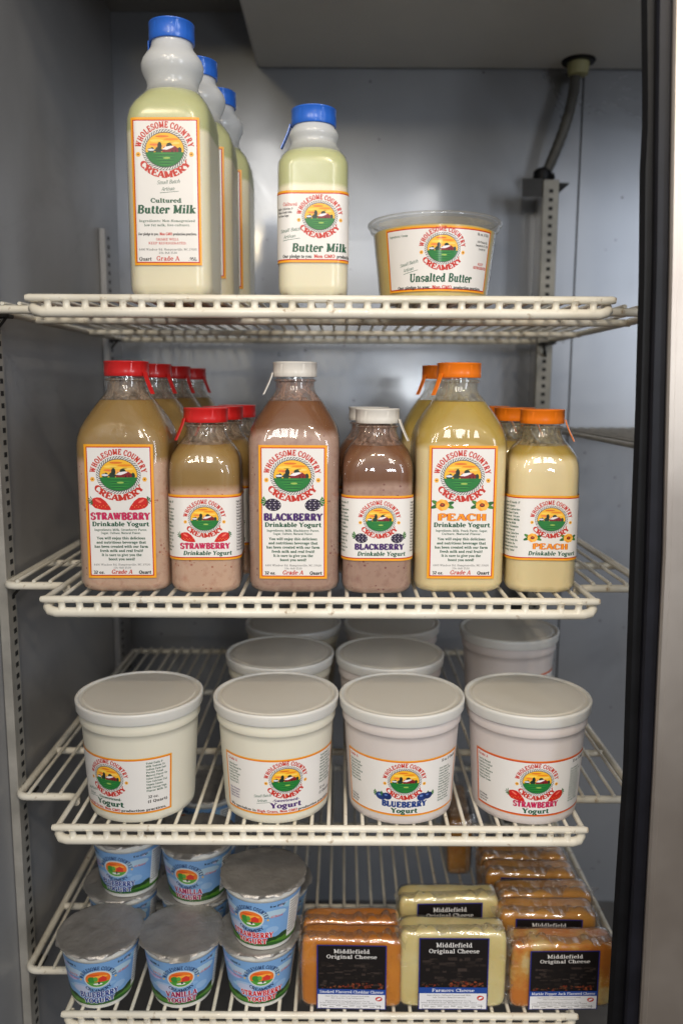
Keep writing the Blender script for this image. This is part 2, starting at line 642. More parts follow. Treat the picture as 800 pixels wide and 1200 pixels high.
M['marble'] = cheese("marbled_pepper_jack", [(.44, (.66, .21, .02, 1)), (.53, (.72, .34, .06, 1)), (.60, (.80, .56, .22, 1)), (.75, (.84, .66, .32, 1))], 26, (.45, .12, .02, 1))
M['dark_cheddar'] = cheese("browned_cheddar", [(.3, (.56, .22, .025, 1)), (.7, (.70, .34, .06, 1))], 24, (.30, .10, .015, 1), 3.0)
# ------------------------------------------------------------------ slab serif lettering drawn as strokes
# V x y0 y1 [l][serifs b t]  H x0 x1 y  D x0 y0 x1 y1 thick  A cx cy rx ry a0 a1  S x y (slab)  O x y r (ball)
G = {
'A': (.90, "D .10 .04 .43 .96 0;D .43 .98 .78 .04 1;H .2 .66 .32;S .12 0;S .78 0"),
'B': (.84, "V .22 0 1 bt;A .42 .745 .26 .21 -90 90;A .44 .27 .28 .23 -90 90;H .2 .44 .95;H .2 .44 .52;H .2 .44 .05"),
'C': (.82, "A .45 .5 .33 .45 45 315;v .74 .62 .98;v .74 .05 .25"),
'D': (.90, "V .22 0 1 bt;A .42 .5 .34 .45 -90 90;H .2 .44 .95;H .2 .44 .05"),
'E': (.82, "V .22 0 1 bt;H .2 .72 .95;H .2 .55 .51;H .2 .74 .05;v .70 .72 1;v .53 .38 .64;v .72 0 .28"),
'F': (.78, "V .22 0 1 bt;H .2 .70 .95;H .2 .55 .51;v .68 .70 1;v .53 .38 .64"),
'G': (.90, "A .45 .5 .33 .45 45 330;v .72 .64 .98;V .70 0 .4 ;S .68 .40"),
'H': (.94, "V .22 0 1 bt;V .72 0 1 bt;H .2 .74 .5"),
'I': (.44, "V .22 0 1 bt"),
'J': (.64, "V .42 .25 1 t;A .25 .25 .17 .2 180 360;O .13 .28 .1"),
'K': (.92, "V .22 0 1 bt;D .30 .42 .72 .96 0;D .42 .58 .76 .04 1;S .72 1;S .76 0"),
'L': (.76, "V .22 0 1 bt;H .2 .68 .05;v .67 0 .32"),
'M': (1.10, "V .20 0 1 b;V .88 0 1 b;D .20 .98 .54 .1 1;D .54 .1 .88 .98 0;S .14 1;S .94 1"),
'N': (.94, "V .18 0 1 b;V .76 0 1 t;D .18 .98 .76 .04 1;S .14 1"),
'O': (.90, "A .45 .5 .34 .45 0 360"),
'P': (.80, "V .22 0 1 bt;A .42 .72 .28 .23 -90 90;H .2 .44 .95;H .2 .44 .49"),
'Q': (.90, "A .45 .5 .34 .45 0 360;D .45 .2 .75 -.1 1"),
'R': (.90, "V .22 0 1 bt;A .42 .73 .26 .22 -90 90;H .2 .44 .95;H .2 .44 .5;D .46 .5 .72 .04 1;S .76 0"),
'S': (.76, "A .38 .735 .24 .215 60 265;A .38 .265 .26 .215 -120 90;v .62 .68 .98;v .12 .02 .32"),
'T': (.84, "V .42 0 1 b;H .1 .74 .95;v .10 .68 1;v .74 .68 1"),
'U': (.90, "V .20 .3 1 t;v .70 .3 1;A .45 .32 .25 .27 180 360;S .70 1"),
'V': (.86, "D .12 .98 .44 .04 1;D .44 .04 .74 .98 0;S .12 1;S .74 1"),
'W': (1.20, "D .12 .98 .38 .04 1;D .38 .04 .60 .9 0;D .60 .98 .84 .04 1;D .84 .04 1.08 .98 0;S .12 1;S .60 1;S 1.08 1"),
'X': (.86, "D .12 .98 .74 .02 1;D .12 .02 .74 .98 0;S .12 1;S .74 1;S .12 0;S .74 0"),
'Y': (.86, "D .12 .98 .43 .45 1;D .43 .45 .76 .98 0;V .43 0 .5 b;S .12 1;S .76 1"),
'Z': (.76, "H .1 .68 .95;H .1 .68 .05;D .66 .95 .12 .05 1;v .10 .7 1;v .68 0 .3"),
'a': (.66, "V .48 .02 .5;A .31 .46 .19 .19 0 150;A .29 .2 .17 .17 0 360;S .56 0;O .14 .52 .08"),
'b': (.72, "V .16 0 1;A .38 .33 .22 .3 0 360;s .1 1"),
'c': (.62, "A .35 .35 .24 .31 40 320;O .52 .50 .09"),
'd': (.74, "V .52 0 1;A .33 .33 .22 .3 0 360;s .44 1;S .6 0"),
'e': (.64, "A .33 .35 .24 .31 0 315;H .12 .55 .37"),
'f': (.48, "V .2 0 .8 b;A .36 .8 .15 .17 60 180;H .04 .42 .64;O .44 .88 .08"),
'g': (.68, "A .30 .42 .19 .23 0 360;A .3 -.12 .22 .15 0 360;O .56 .64 .08;D .2 .22 .16 .0 0"),
'h': (.78, "V .18 0 1 b;A .38 .42 .2 .23 0 180;V .58 0 .42 b;s .1 1"),
'i': (.40, "V .2 0 .68 b;s .12 .68;O .2 .9 .11"),
'j': (.38, "V .2 -.1 .68;s .12 .68;O .2 .9 .11;A .08 -.1 .12 .15 200 360"),
'k': (.76, "V .18 0 1 b;D .22 .28 .56 .66 0;D .34 .4 .6 .03 1;S .60 0;s .1 1;S .56 .68"),
'l': (.40, "V .2 0 1 b;s .12 1"),
'm': (1.10, "V .18 0 .68 b;A .34 .42 .18 .23 0 180;V .54 0 .42 b;A .70 .42 .18 .23 0 180;V .90 0 .42 b;s .1 .68"),
'n': (.78, "V .18 0 .68 b;A .38 .42 .2 .23 0 180;V .58 0 .42 b;s .1 .68"),
'o': (.66, "A .33 .34 .23 .3 0 360"),
'p': (.72, "V .18 -.3 .68 b;A .38 .34 .22 .3 0 360;s .1 .68"),
'q': (.72, "V .52 -.3 .68 b;A .33 .34 .22 .3 0 360"),
'r': (.58, "V .18 0 .68 b;A .36 .44 .18 .2 30 180;O .48 .54 .1;s .1 .68"),
's': (.58, "A .28 .48 .17 .15 30 260;A .28 .18 .19 .14 -100 90;v .46 .46 .66;v .1 .02 .2"),
't': (.48, "V .2 .15 .88;A .34 .17 .14 .13 180 330;H .04 .42 .64"),
'u': (.78, "V .18 .25 .68;A .36 .25 .18 .2 180 360;V .56 0 .68;s .1 .68;s .48 .68;S .64 0"),
'v': (.68, "D .12 .66 .34 .04 1;D .34 .04 .56 .66 0;S .12 .68;S .56 .68"),
'w': (.96, "D .12 .66 .3 .04 1;D .3 .04 .47 .62 0;D .47 .66 .66 .04 1;D .66 .04 .84 .66 0;S .12 .68;S .47 .68;S .84 .68"),
'x': (.68, "D .12 .66 .56 .02 1;D .12 .02 .56 .66 0;S .12 .68;S .56 .68;S .12 0;S .56 0"),
'y': (.68, "D .12 .66 .36 .04 1;D .24 -.22 .56 .66 0;S .12 .68;S .56 .68;O .18 -.2 .1"),
'z': (.60, "H .1 .52 .63;H .1 .52 .05;D .5 .63 .12 .05 1"),
'0': (.70, "A .35 .5 .24 .45 0 360"), '1': (.50, "V .28 0 1 b;D .1 .76 .28 .95 0"),
'2': (.66, "A .33 .7 .21 .25 -20 160;D .52 .6 .12 .06 1;H .1 .58 .06"),
'3': (.66, "A .32 .73 .2 .22 -80 150;A .32 .27 .22 .23 -150 80;H .24 .4 .51"),
'4': (.70, "V .48 0 1 b;D .1 .3 .46 .95 0;H .08 .64 .29"),
'5': (.66, "V .16 .5 .98;H .14 .56 .94;A .3 .31 .23 .27 -140 110"),
'6': (.68, "A .34 .29 .21 .25 0 360;A .42 .5 .3 .44 110 190"), '7': (.64, "H .1 .56 .94;D .54 .92 .26 .02 1"),
'8': (.68, "A .34 .74 .19 .21 0 360;A .34 .27 .22 .23 0 360"), '9': (.68, "A .34 .7 .21 .25 0 360;A .26 .5 .3 .44 -70 10"),
' ': (.36, ""), '.': (.30, "O .13 .1 .11"), ',': (.30, "O .13 .08 .1;D .16 .08 .06 -.14 0"), ':': (.32, "O .15 .1 .11;O .15 .56 .11"),
'!': (.34, "V .17 .32 1;O .17 .1 .11"), '-': (.42, "H .06 .36 .36"), '(': (.36, "A .36 .4 .22 .6 120 240"), ')': (.36, "A 0 .4 .22 .6 -60 60"),
'%': (.9, "A .2 .75 .13 .18 0 360;A .65 .22 .13 .18 0 360;D .2 .02 .66 .98 0"), '/': (.5, "D .05 0 .42 1 0"), "'": (.24, "v .1 .7 1"),
}
_gc = {}
def glyph(ch, wt=1.0, sl=1.0):
    key = (ch, round(wt, 2), sl)
    if key in _gc:
        return _gc[key]
    adv, spec = G.get(ch, G['o'])
    T, t, sh, sw = .205 * wt, .108 * wt, .100 * (.5 + .5 * wt), .17
    polys = []
    def rect(x0, x1, y0, y1):
        polys.append([(x0, y0), (x1, y0), (x1, y1), (x0, y1)])
    def slab(x, y, hw=sw):
        if sl == 0:
            return
        top = y > .3
        rect(x - hw * sl, x + hw * sl, y - sh if top else y, y if top else y + sh)
    for cmd in spec.split(";"):
        q = cmd.split()
        if not q:
            continue
        k = q[0]
        fl = q[-1] if q[-1].isalpha() else ""
        a = [float(v) for v in q[1:] if not v.isalpha()]
        if k == 'V' or k == 'v':
            w = T if k == 'V' else t
            rect(a[0] - w / 2, a[0] + w / 2, a[1], a[2])
            if 'b' in fl: slab(a[0], a[1])
            if 't' in fl: slab(a[0], a[2])
        elif k == 'H':
            rect(a[0], a[1], a[2] - t / 2, a[2] + t / 2)
        elif k == 'D':
            x0, y0, x1, y1 = a[:4]
            w = (T if a[4] else t) / 2
            l = math.hypot(x1 - x0, y1 - y0)
            f = w * l / max(abs(y1 - y0), .2)
            polys.append([(x0 - f, y0), (x0 + f, y0), (x1 + f, y1), (x1 - f, y1)])
        elif k == 'A':
            cx, cy, rx, ry, a0, a1 = a
            n = max(5, int(abs(a1 - a0) / 20))
            full = abs(a1 - a0) >= 359
            P0, P1 = [], []
            for i in range(n + 1):
                th = R(a0 + (a1 - a0) * i / n)
                w = (t + (T - t) * abs(math.cos(th)) ** 1.3) / 2
                c_, s_ = math.cos(th), math.sin(th)
                P0.append((cx + (rx - w) * c_, cy + (ry - min(w, t * .6)) * s_))
                P1.append((cx + (rx + w) * c_, cy + (ry + min(w, t * .6)) * s_))
            for i in range(n):
                polys.append([P0[i], P1[i], P1[i + 1], P0[i + 1]])
        elif k == 'S':
            slab(a[0], a[1])
        elif k == 's':
            slab(a[0], a[1], .10)
        elif k == 'O':
            r = a[2] * (.4 + .6 * wt)
            polys.append([(a[0] + r * math.cos(i * math.pi / 4), a[1] + r * math.sin(i * math.pi / 4)) for i in range(8)])
    V, F = [], []
    for p in polys:
        ar = sum(p[i][0] * p[(i + 1) % len(p)][1] - p[(i + 1) % len(p)][0] * p[i][1] for i in range(len(p)))
        if ar < 0:
            p = p[::-1]
        n = len(V)
        V += [Vector(v) for v in p]
        F.append(list(range(n, n + len(p))))
    if V:
        r = delaunay_2d_cdt(V, [], F, 0, 1e-4, True)
        V, F = [tuple(v) for v in r[0]], [tuple(f) for f, o in zip(r[2], r[5]) if o]
    _gc[key] = (adv, V, F)
    return _gc[key]

def text_width(s, wt=1.0, sp=0.0):
    return sum(glyph(c, wt)[0] + sp for c in s) - sp

class Art:
    """flat artwork in millimetres: coloured triangles on stacked ink layers"""
    def __init__(s, maxlen=2.2):
        s.T = []
        s.maxlen = maxlen
    def tri(s, a, b, c, col, lay):
        ar = (b[0] - a[0]) * (c[1] - a[1]) - (c[0] - a[0]) * (b[1] - a[1])
        if abs(ar) < 1e-7:
            return
        if ar < 0:
            b, c = c, b
        l = [(abs(a[0] - b[0]), 0), (abs(b[0] - c[0]), 1), (abs(c[0] - a[0]), 2)]
        m = max(l)
        if m[0] > s.maxlen:
            if m[1] == 0:
                q = ((a[0] + b[0]) / 2, (a[1] + b[1]) / 2)
                s.tri(a, q, c, col, lay); s.tri(q, b, c, col, lay)
            elif m[1] == 1:
                q = ((c[0] + b[0]) / 2, (c[1] + b[1]) / 2)
                s.tri(a, b, q, col, lay); s.tri(a, q, c, col, lay)
            else:
                q = ((a[0] + c[0]) / 2, (a[1] + c[1]) / 2)
                s.tri(a, b, q, col, lay); s.tri(q, b, c, col, lay)
            return
        s.T.append((a, b, c, col, lay))
    def poly(s, pts, col, lay):
        for f in tessellate_polygon([[Vector((p[0], p[1], 0)) for p in pts]]):
            s.tri(pts[f[0]], pts[f[1]], pts[f[2]], col, lay)
    def rect(s, x0, y0, x1, y1, col, lay):
        s.tri((x0, y0), (x1, y0), (x1, y1), col, lay)
        s.tri((x0, y0), (x1, y1), (x0, y1), col, lay)
    def ell(s, cx, cy, rx, ry, col, lay, n=24, a0=0, a1=360, rot=0):
        cr, sr = math.cos(rot), math.sin(rot)
        P = []
        for i in range(n + (0 if a1 - a0 >= 360 else 1)):
            t = R(a0 + (a1 - a0) * i / n)
            x, y = rx * math.cos(t), ry * math.sin(t)
            P.append((cx + x * cr - y * sr, cy + x * sr + y * cr))
        s.poly(P, col, lay)
    def ring(s, cx, cy, rx, ry, w, col, lay, n=40):
        for i in range(n):
            t0, t1 = 2 * math.pi * i / n, 2 * math.pi * (i + 1) / n
            q = [(cx + (rx - k) * math.cos(t), cy + (ry - k) * math.sin(t)) for t, k in ((t0, 0), (t1, 0), (t1, w), (t0, w))]
            s.tri(q[0], q[1], q[2], col, lay); s.tri(q[0], q[2], q[3], col, lay)
    def glyph_at(s, ch, fn, wt, col, lay, sl=1.0):
        adv, V, F = glyph(ch, wt, sl)
        P = [fn(x, y) for x, y in V]
        for f in F:
            for i in range(1, len(f) - 1):
                s.tri(P[f[0]], P[f[i]], P[f[i + 1]], col, lay)
    def text(s, st, x, y, h, col, lay=3, wt=1.0, w=None, al='c', shear=0.0, rot=0.0, sp=0.04, sl=1.0, outline=None, ow=.5, wave=0):
        tw = text_width(st, wt, sp)
        sx = (w / tw) if w else h
        x0 = x - (tw * sx / 2 if al == 'c' else tw * sx if al == 'r' else 0)
        cr, sr = math.cos(rot), math.sin(rot)
        pos = 0
        for i, ch in enumerate(st):
            adv = glyph(ch, wt)[0]
            def fn(gx, gy, pos=pos):
                px = x0 + (pos + gx) * sx + shear * gy * h - x
                py = gy * h + (math.sin((pos + gx) * 1.1) * wave if wave else 0)
                return (x + px * cr - py * sr, y + px * sr + py * cr)
            if outline:
                s.glyph_at(ch, fn, wt + ow, outline, lay + (i % 2) * .5, sl)
                s.glyph_at(ch, fn, wt, col, lay + 1, sl)
            else:
                s.glyph_at(ch, fn, wt, col, lay + (i % 2) * .35, sl)
            pos += adv + sp
    def arc_text(s, st, cx, cy, rx, ry, a0, a1, h, col, lay=3, wt=1.0, inside=False, sl=1.0):
        """letters along an ellipse from angle a0 to a1 (degrees); inside=True for the lower arc"""
        N = 200
        pts = [(rx * math.cos(R(a0 + (a1 - a0) * i / N)), ry * math.sin(R(a0 + (a1 - a0) * i / N))) for i in range(N + 1)]
        L = [0]
        for i in range(N):
            L.append(L[-1] + math.hypot(pts[i + 1][0] - pts[i][0], pts[i + 1][1] - pts[i][1]))
        tw = text_width(st, wt, .03)
        k = L[-1] / tw
        pos = 0
        for i, ch in enumerate(st):
            adv = glyph(ch, wt)[0]
            sm = (pos + adv / 2) * k
            j = next((q for q in range(N) if L[q + 1] >= sm), N - 1)
            f = (sm - L[j]) / max(L[j + 1] - L[j], 1e-9)
            px = pts[j][0] + (pts[j + 1][0] - pts[j][0]) * f
            py = pts[j][1] + (pts[j + 1][1] - pts[j][1]) * f
            tx, ty = pts[j + 1][0] - pts[j][0], pts[j + 1][1] - pts[j][1]
            l = math.hypot(tx, ty)
            tx, ty = tx / l, ty / l
            nx, ny = -ty, tx
            def fn(gx, gy, adv=adv, px=px, py=py, tx=tx, ty=ty, nx=nx, ny=ny):
                u = (gx - adv / 2) * k
                return (cx + px + tx * u + nx * gy * h, cy + py + ty * u + ny * gy * h)
            s.glyph_at(ch, fn, wt, col, lay + (i % 2) * .35, sl)
            pos += adv + .03
    def frame(s, x0, y0, x1, y1, w, col, lay):
        s.rect(x0, y0, x1, y0 + w, col, lay); s.rect(x0, y1 - w, x1, y1, col, lay)
        s.rect(x0, y0 + w, x0 + w, y1 - w, col, lay); s.rect(x1 - w, y0 + w, x1, y1 - w, col, lay)
    def place(s, name, fn, mat, parent, lift=.00005, base=.0004):
        """fn(u, v) in mm -> position, normal (metres)"""
        V, F, N, C = [], [], [], []
        cache = {}
        for a, b, c, col, lay in s.T:
            f = []
            for p in (a, b, c):
                key = (round(p[0], 4), round(p[1], 4), lay, col)
                k = cache.get(key)
                if k is None:
                    P, n = fn(p[0], p[1])
                    k = cache[key] = len(V)
                    V.append(tuple(P + n * (base + lift * lay)))
                    N.append(tuple(n))
                    C.append(col)
                f.append(k)
            if len(set(f)) == 3:
                F.append(tuple(f))
        me = bpy.data.meshes.new(name)
        me.from_pydata(V, [], F)
        me.materials.append(mat)
        at = me.color_attributes.new("ink", 'FLOAT_COLOR', 'POINT')
        at.data.foreach_set("color", [x for c in C for x in c])
        me.polygons.foreach_set('use_smooth', [True] * len(F))
        me.normals_split_custom_set_from_vertices(N)
        me.update()
        o = bpy.data.objects.new(name, me)
        COL.objects.link(o)
        o.parent = parent
        return o
# ------------------------------------------------------------------ label artwork
RED, ORG, YEL, PAPER = srgb(196, 44, 26), srgb(226, 112, 22), srgb(240, 164, 30), srgb(232, 229, 226)
DKGREEN, BLACK, GREY = srgb(18, 84, 56), srgb(28, 26, 28), srgb(90, 90, 92)
SCRIPT = srgb(40, 96, 76)
MAG, PUR, BLU, PCH = srgb(206, 30, 92), srgb(74, 34, 110), srgb(30, 66, 140), srgb(246, 150, 24)
LEAF, LEAF2 = srgb(40, 100, 46), srgb(70, 130, 50)
rl = random.Random(3)

def logo(A, cx, cy, r, lay=2, rope=True):
    """farm emblem: oval sunset scene in a rope border with arched words"""
    ry = .86
    E = lambda x, y, rx, ryy, c, l, n=16, **k: A.ell(cx + x * r, cy + y * r, rx * r, ryy * r, c, lay + l, n, **k)
    # rope
    E(0, 0, 1.0, ry, srgb(84, 84, 90), 0, 48)
    for i in range(46):
        t = 2 * math.pi * i / 46
        t2 = t + .13
        q = []
        for tt, k in ((t, .985), (t + .075, .985), (t2 + .075, .865), (t2, .865)):
            q.append((cx + r * k * math.cos(tt), cy + r * ry * k * math.sin(tt)))
        A.poly(q, srgb(236, 234, 228), lay + 1)
    E(0, 0, .84, .71, srgb(247, 186, 48), 1.5, 40)
    # sunset clouds
    for x, y, a, b, c in ((-.35, .38, .30, .06, srgb(255, 214, 90)), (.30, .44, .34, .05, srgb(236, 140, 30)), (-.10, .56, .30, .05, srgb(226, 120, 34)),
                          (.42, .28, .26, .05, srgb(252, 214, 110)), (-.45, .22, .22, .05, srgb(238, 130, 60)), (0, .32, .42, .04, srgb(250, 205, 70)), (.0, .16, .5, .05, srgb(250, 170, 90))):
        E(x, y, a, b, c, 2, 12)
    # far trees, hill line
    for i in range(13):
        x = -.66 + i * .11
        h = .10 + .06 * math.sin(i * 2.3)
        E(x, -.02, .09, h, srgb(38, 58, 44), 2.5 + (i % 2) * .3, 8)
    E(-.22, .16, .10, .17, srgb(28, 46, 34), 3.2, 9)
    E(.20, .17, .14, .13, srgb(30, 50, 36), 3.2, 9)
    E(-.60, .0, .16, .05, srgb(220, 225, 235), 3.4, 8)
    # barn
    A.poly([(cx + x * r, cy + y * r) for x, y in ((-.10, -.1), (.60, -.1), (.60, .04), (.47, .15), (.15, .15), (-.10, .03))], srgb(132, 24, 34), lay + 3.8)
    A.poly([(cx + x * r, cy + y * r) for x, y in ((-.12, .02), (.04, .13), (.30, .17), (.42, .13), (.22, .04), (.10, .0))], srgb(240, 236, 240), lay + 4.2)
    A.rect(cx + .30 * r, cy - .1 * r, cx + .36 * r, cy - .02 * r, srgb(60, 10, 20), lay + 4.2)
    A.rect(cx + .46 * r, cy - .1 * r, cx + .50 * r, cy - .0 * r, srgb(60, 10, 20), lay + 4.2)
    # field
    P = []
    for i in range(25):
        t = R(188 + (352 - 188) * i / 24)
        P.append((cx + .84 * r * math.cos(t), cy + .71 * r * math.sin(t)))
    A.poly(P, srgb(30, 120, 52), lay + 4.6)
    for i in range(9):
        y = -.16 - i * .058
        hw = .78 * math.sqrt(max(0, 1 - (y / .71) ** 2)) * .93
        x = (rl.random() - .5) * .25
        E(x * .5, y, hw * (.55 + .35 * rl.random()), .014, srgb(20, 88, 44) if i % 2 else srgb(64, 150, 62), 5, 10)
    E(.08, -.34, .16, .04, srgb(160, 190, 90), 5.3, 10)
    # words
    A.arc_text("WHOLESOME COUNTRY", cx, cy, 1.04 * r, .92 * r, 174, 6, .26 * r, RED, lay + 1, 1.5)
    A.arc_text("CREAMERY", cx, cy, 1.31 * r, 1.17 * r, 210, 330, .29 * r, RED, lay + 1, 1.5)
    for sx in (-1, 1):
        for k in range(6):
            t = k * math.pi / 3
            E(sx * 1.17 + .06 * math.cos(t), -.19 + .06 * math.sin(t), .05, .05, srgb(244, 178, 60), 1 + (k % 3) * .2, 8)
        E(sx * 1.17, -.19, .035, .035, srgb(110, 50, 20), 2, 8)

def strawberry(A, x, y, s, d, lay=4):
    a = -.55 * d
    pts = []
    for px, py in ((-.62, .18), (-.50, .42), (-.2, .50), (.1, .46), (.42, .22), (.72, -.20), (.82, -.42), (.6, -.46), (.1, -.42), (-.35, -.30), (-.58, -.08)):
        pts.append((x + d * px * s, y + py * s))
    A.poly(pts, srgb(208, 34, 28), lay)
    A.ell(x + d * -.1 * s, y + .22 * s, .26 * s, .08 * s, srgb(240, 120, 100), lay + 1, 10, rot=a)
    for i in range(7):
        A.ell(x + d * (-.3 + i * .14) * s, y + (-.1 - .12 * (i % 2)) * s, .025 * s, .035 * s, srgb(245, 190, 90), lay + 1, 6)
    for i in range(5):
        t = R(100 + i * 38)
        cx, cy = x + d * -.52 * s, y + .26 * s
        A.poly([(cx, cy), (cx + d * .34 * s * math.cos(t) - .06 * s, cy + .34 * s * math.sin(t)), (cx + d * .28 * s * math.cos(t + .4), cy + .28 * s * math.sin(t + .4))], LEAF, lay + 1.5 + i * .12)

def berry(A, x, y, s, d, col, hi, lay=4, dots=True):
    for k in range(4):
        t = R(120 + k * 32)
        cx, cy = x - d * .45 * s, y + .25 * s
        A.poly([(cx, cy), (cx + d * .45 * s * math.cos(t), cy + .45 * s * math.sin(t)), (cx + d * .40 * s * math.cos(t + .45), cy + .40 * s * math.sin(t + .45))], LEAF if k % 2 else LEAF2, lay + k * .12)
    A.ell(x, y, .60 * s, .46 * s, col, lay + 1, 16, rot=-.15 * d)
    if dots:
        for i in range(-3, 4):
            for j in range(-2, 3):
                px, py = (i + (j % 2) * .5) * .17, j * .17
                if (px / .56) ** 2 + (py / .42) ** 2 < .92:
                    A.ell(x + px * s, y + py * s, .045 * s, .04 * s, hi if (i + j) % 2 else srgb(90, 76, 120), lay + 1.6, 6)
    else:
        A.ell(x - .12 * s, y + .13 * s, .2 * s, .12 * s, hi, lay + 1.6, 10)

def peach(A, x, y, s, d, lay=4):
    for t in (150, 200, 340, 20):
        q = R(t)
        A.ell(x + .55 * s * math.cos(q), y + .3 * s * math.sin(q), .36 * s, .14 * s, LEAF2 if t in (150, 340) else LEAF, lay + (.2 if t > 160 else 0), 10, rot=q)
    for k in range(7):
        t = 2 * math.pi * k / 7
        A.ell(x + .24 * s * math.cos(t), y + .2 * s * math.sin(t), .26 * s, .24 * s, srgb(244, 160, 46) if k % 2 else srgb(250, 190, 80), lay + .6 + k * .08, 10)
    A.ell(x, y, .2 * s, .15 * s, srgb(110, 30, 24), lay + 1.6, 12)
    A.ell(x, y + .02 * s, .11 * s, .07 * s, srgb(190, 80, 30), lay + 2, 8)

def fruits(A, fl, dx, y, s, cx=0):
    for d in (1, -1):
        x = cx - d * dx
        if fl == 'STRAWBERRY': strawberry(A, x, y, s, d)
        elif fl == 'BLACKBERRY': berry(A, x, y, s, d, srgb(34, 24, 44), srgb(225, 215, 235))
        elif fl == 'PEACH': peach(A, x, y, s, d)
        elif fl == 'BLUEBERRY':
            berry(A, x - .25 * s, y - .1 * s, s * .8, d, srgb(34, 58, 120), srgb(110, 140, 200), 4, False)
            berry(A, x + .3 * s, y - .05 * s, s * .7, d, srgb(26, 46, 100), srgb(90, 120, 190), 6, False)
NAMECOL = {'STRAWBERRY': (MAG, srgb(150, 12, 40)), 'BLACKBERRY': (PUR, srgb(36, 16, 60)), 'PEACH': (PCH, srgb(170, 50, 20)), 'BLUEBERRY': (BLU, srgb(16, 36, 90))}

def script(A, x, y, h, rot=0.12, col=SCRIPT):
    A.text("Small Batch", x, y, h, col, 3, .75, rot=rot, shear=.35, sl=0, sp=-.04, w=h * 6.2)
    A.text("Artisan", x - h * .2, y - h * 1.75, h, col, 3, .75, rot=rot, shear=.35, sl=0, sp=-.04, w=h * 3.6)
    cr, sr = math.cos(rot), math.sin(rot)
    p = [(-2.4 * h, -2.1 * h), (2.6 * h, -2.0 * h), (2.6 * h, -2.12 * h), (-2.4 * h, -2.24 * h)]
    A.poly([(x + a * cr - b * sr, y + a * sr + b * cr) for a, b in p], col, 3)

def quart_label(fl):
    A = Art()
    W, H = 65, 129
    A.rect(-W / 2, -H / 2, W / 2, H / 2, YEL, 0)
    A.rect(-W / 2 + 2.2, -H / 2 + 2.2, W / 2 - 2.2, H / 2 - 2.2, RED, 1)
    A.rect(-W / 2 + 3.2, -H / 2 + 3.2, W / 2 - 3.2, H / 2 - 3.2, PAPER, 2)
    logo(A, -.5, 35.3, 21, 3)
    fruits(A, fl, 19, 7.6, 13)
    c, o = NAMECOL[fl]
    A.text(fl, 0, -7.6, 6.9, c, 4, 1.3, w=(47 if fl == 'PEACH' else 56), outline=o, ow=.6)
    A.text("Drinkable Yogurt", 0, -13.8, 4.4, DKGREEN, 4, 1.35, w=54)
    f2 = {'STRAWBERRY': 'Strawberry', 'BLACKBERRY': 'Blackberry', 'PEACH': 'Peach'}[fl]
    A.text("Ingredients: Milk, %s Puree," % f2 + (" Sugar," if fl == 'PEACH' else ""), 0, -18.3, 2.1, DKGREEN, 4, 1.05, w=50)
    A.text("Culture, Natural Flavor." if fl == 'PEACH' else "Sugar, Culture, Natural Flavor.", 0, -21.4, 2.1, DKGREEN, 4, 1.05, w=38)
    for i, (s, w) in enumerate((("You will enjoy this delicious", 46), ("and nutritious beverage that", 47), ("has been created with our farm", 51),
                                ("fresh milk and real fruit!", 41), ("It is sure to give you the", 38), ("boost you need!", 25))):
        A.text(s, 0, -26.6 - i * 4.1, 2.6, DKGREEN, 4, 1.3, w=w)
    A.text("4400 Windsor Rd. Hamptonville, NC 27020", 0, -52.2, 1.9, GREY, 4, .7, w=54)
    A.text("336-468-1520", 0, -55.2, 1.9, GREY, 4, .7, w=17)
    A.text("32 oz.", -27.5, -60.3, 3.1, BLACK, 4, 1.4, al='l')
    A.text("Grade A", -.5, -60.3, 4.2, RED, 4, 1.2, shear=.22, w=20)
    A.text("Quart", 27.5, -60.3, 3.3, BLACK, 4, 1.4, al='r', shear=.15)
    return A

def band(A, u0, u1, H):
    A.rect(u0, -H / 2, u1, H / 2, YEL, 0)
    A.rect(u0, -H / 2 + 1.9, u1, H / 2 - 1.9, RED, 1)
    A.rect(u0, -H / 2 + 2.9, u1, H / 2 - 2.9, PAPER, 2)

def smalltext(A, x0, x1, y1, y0, col, rows, seed=1, h=None, al='l'):
    words = "Milk Sugar Culture Natural Flavor Pectin Serving Size Calories Fat Sodium Protein Vitamin Calcium Total Carb Grade Farm Fresh Daily Values".split()
    r = random.Random(seed)
    st = (y1 - y0) / rows
    for i in range(rows):
        s = " ".join(r.choice(words) for _ in range(3))[:int(12 + r.random() * 6)]
        w = (x1 - x0) * (.72 + .28 * r.random())
        A.text(s.strip(), x0, y1 - st * (i + .8), h or st * .62, col, 4, 1.1, w=w, al='l')

def pint_label(fl, off=0.0):
    A = Art(1.8)
    H = 63
    band(A, -74, 74, H)
    logo(A, off, 8.6, 15.6, 3)
    fruits(A, fl, 17.2, -9.4, 10.2, off)
    c, o = NAMECOL[fl]
    A.text(fl, off, -20.6, 5.7, c, 4, 1.3, w=(34 if fl == 'PEACH' else 47), outline=o, ow=.6)
    A.text("Drinkable Yogurt", off + 2, -26.6, 4.1, DKGREEN, 4, 1.3, w=46, shear=.18)
    smalltext(A, off + 31, off + 48, 26, -24, BLACK, 17, 2)
    smalltext(A, off - 48, off - 29.5, 26, -24, DKGREEN, 15, 3)
    return A

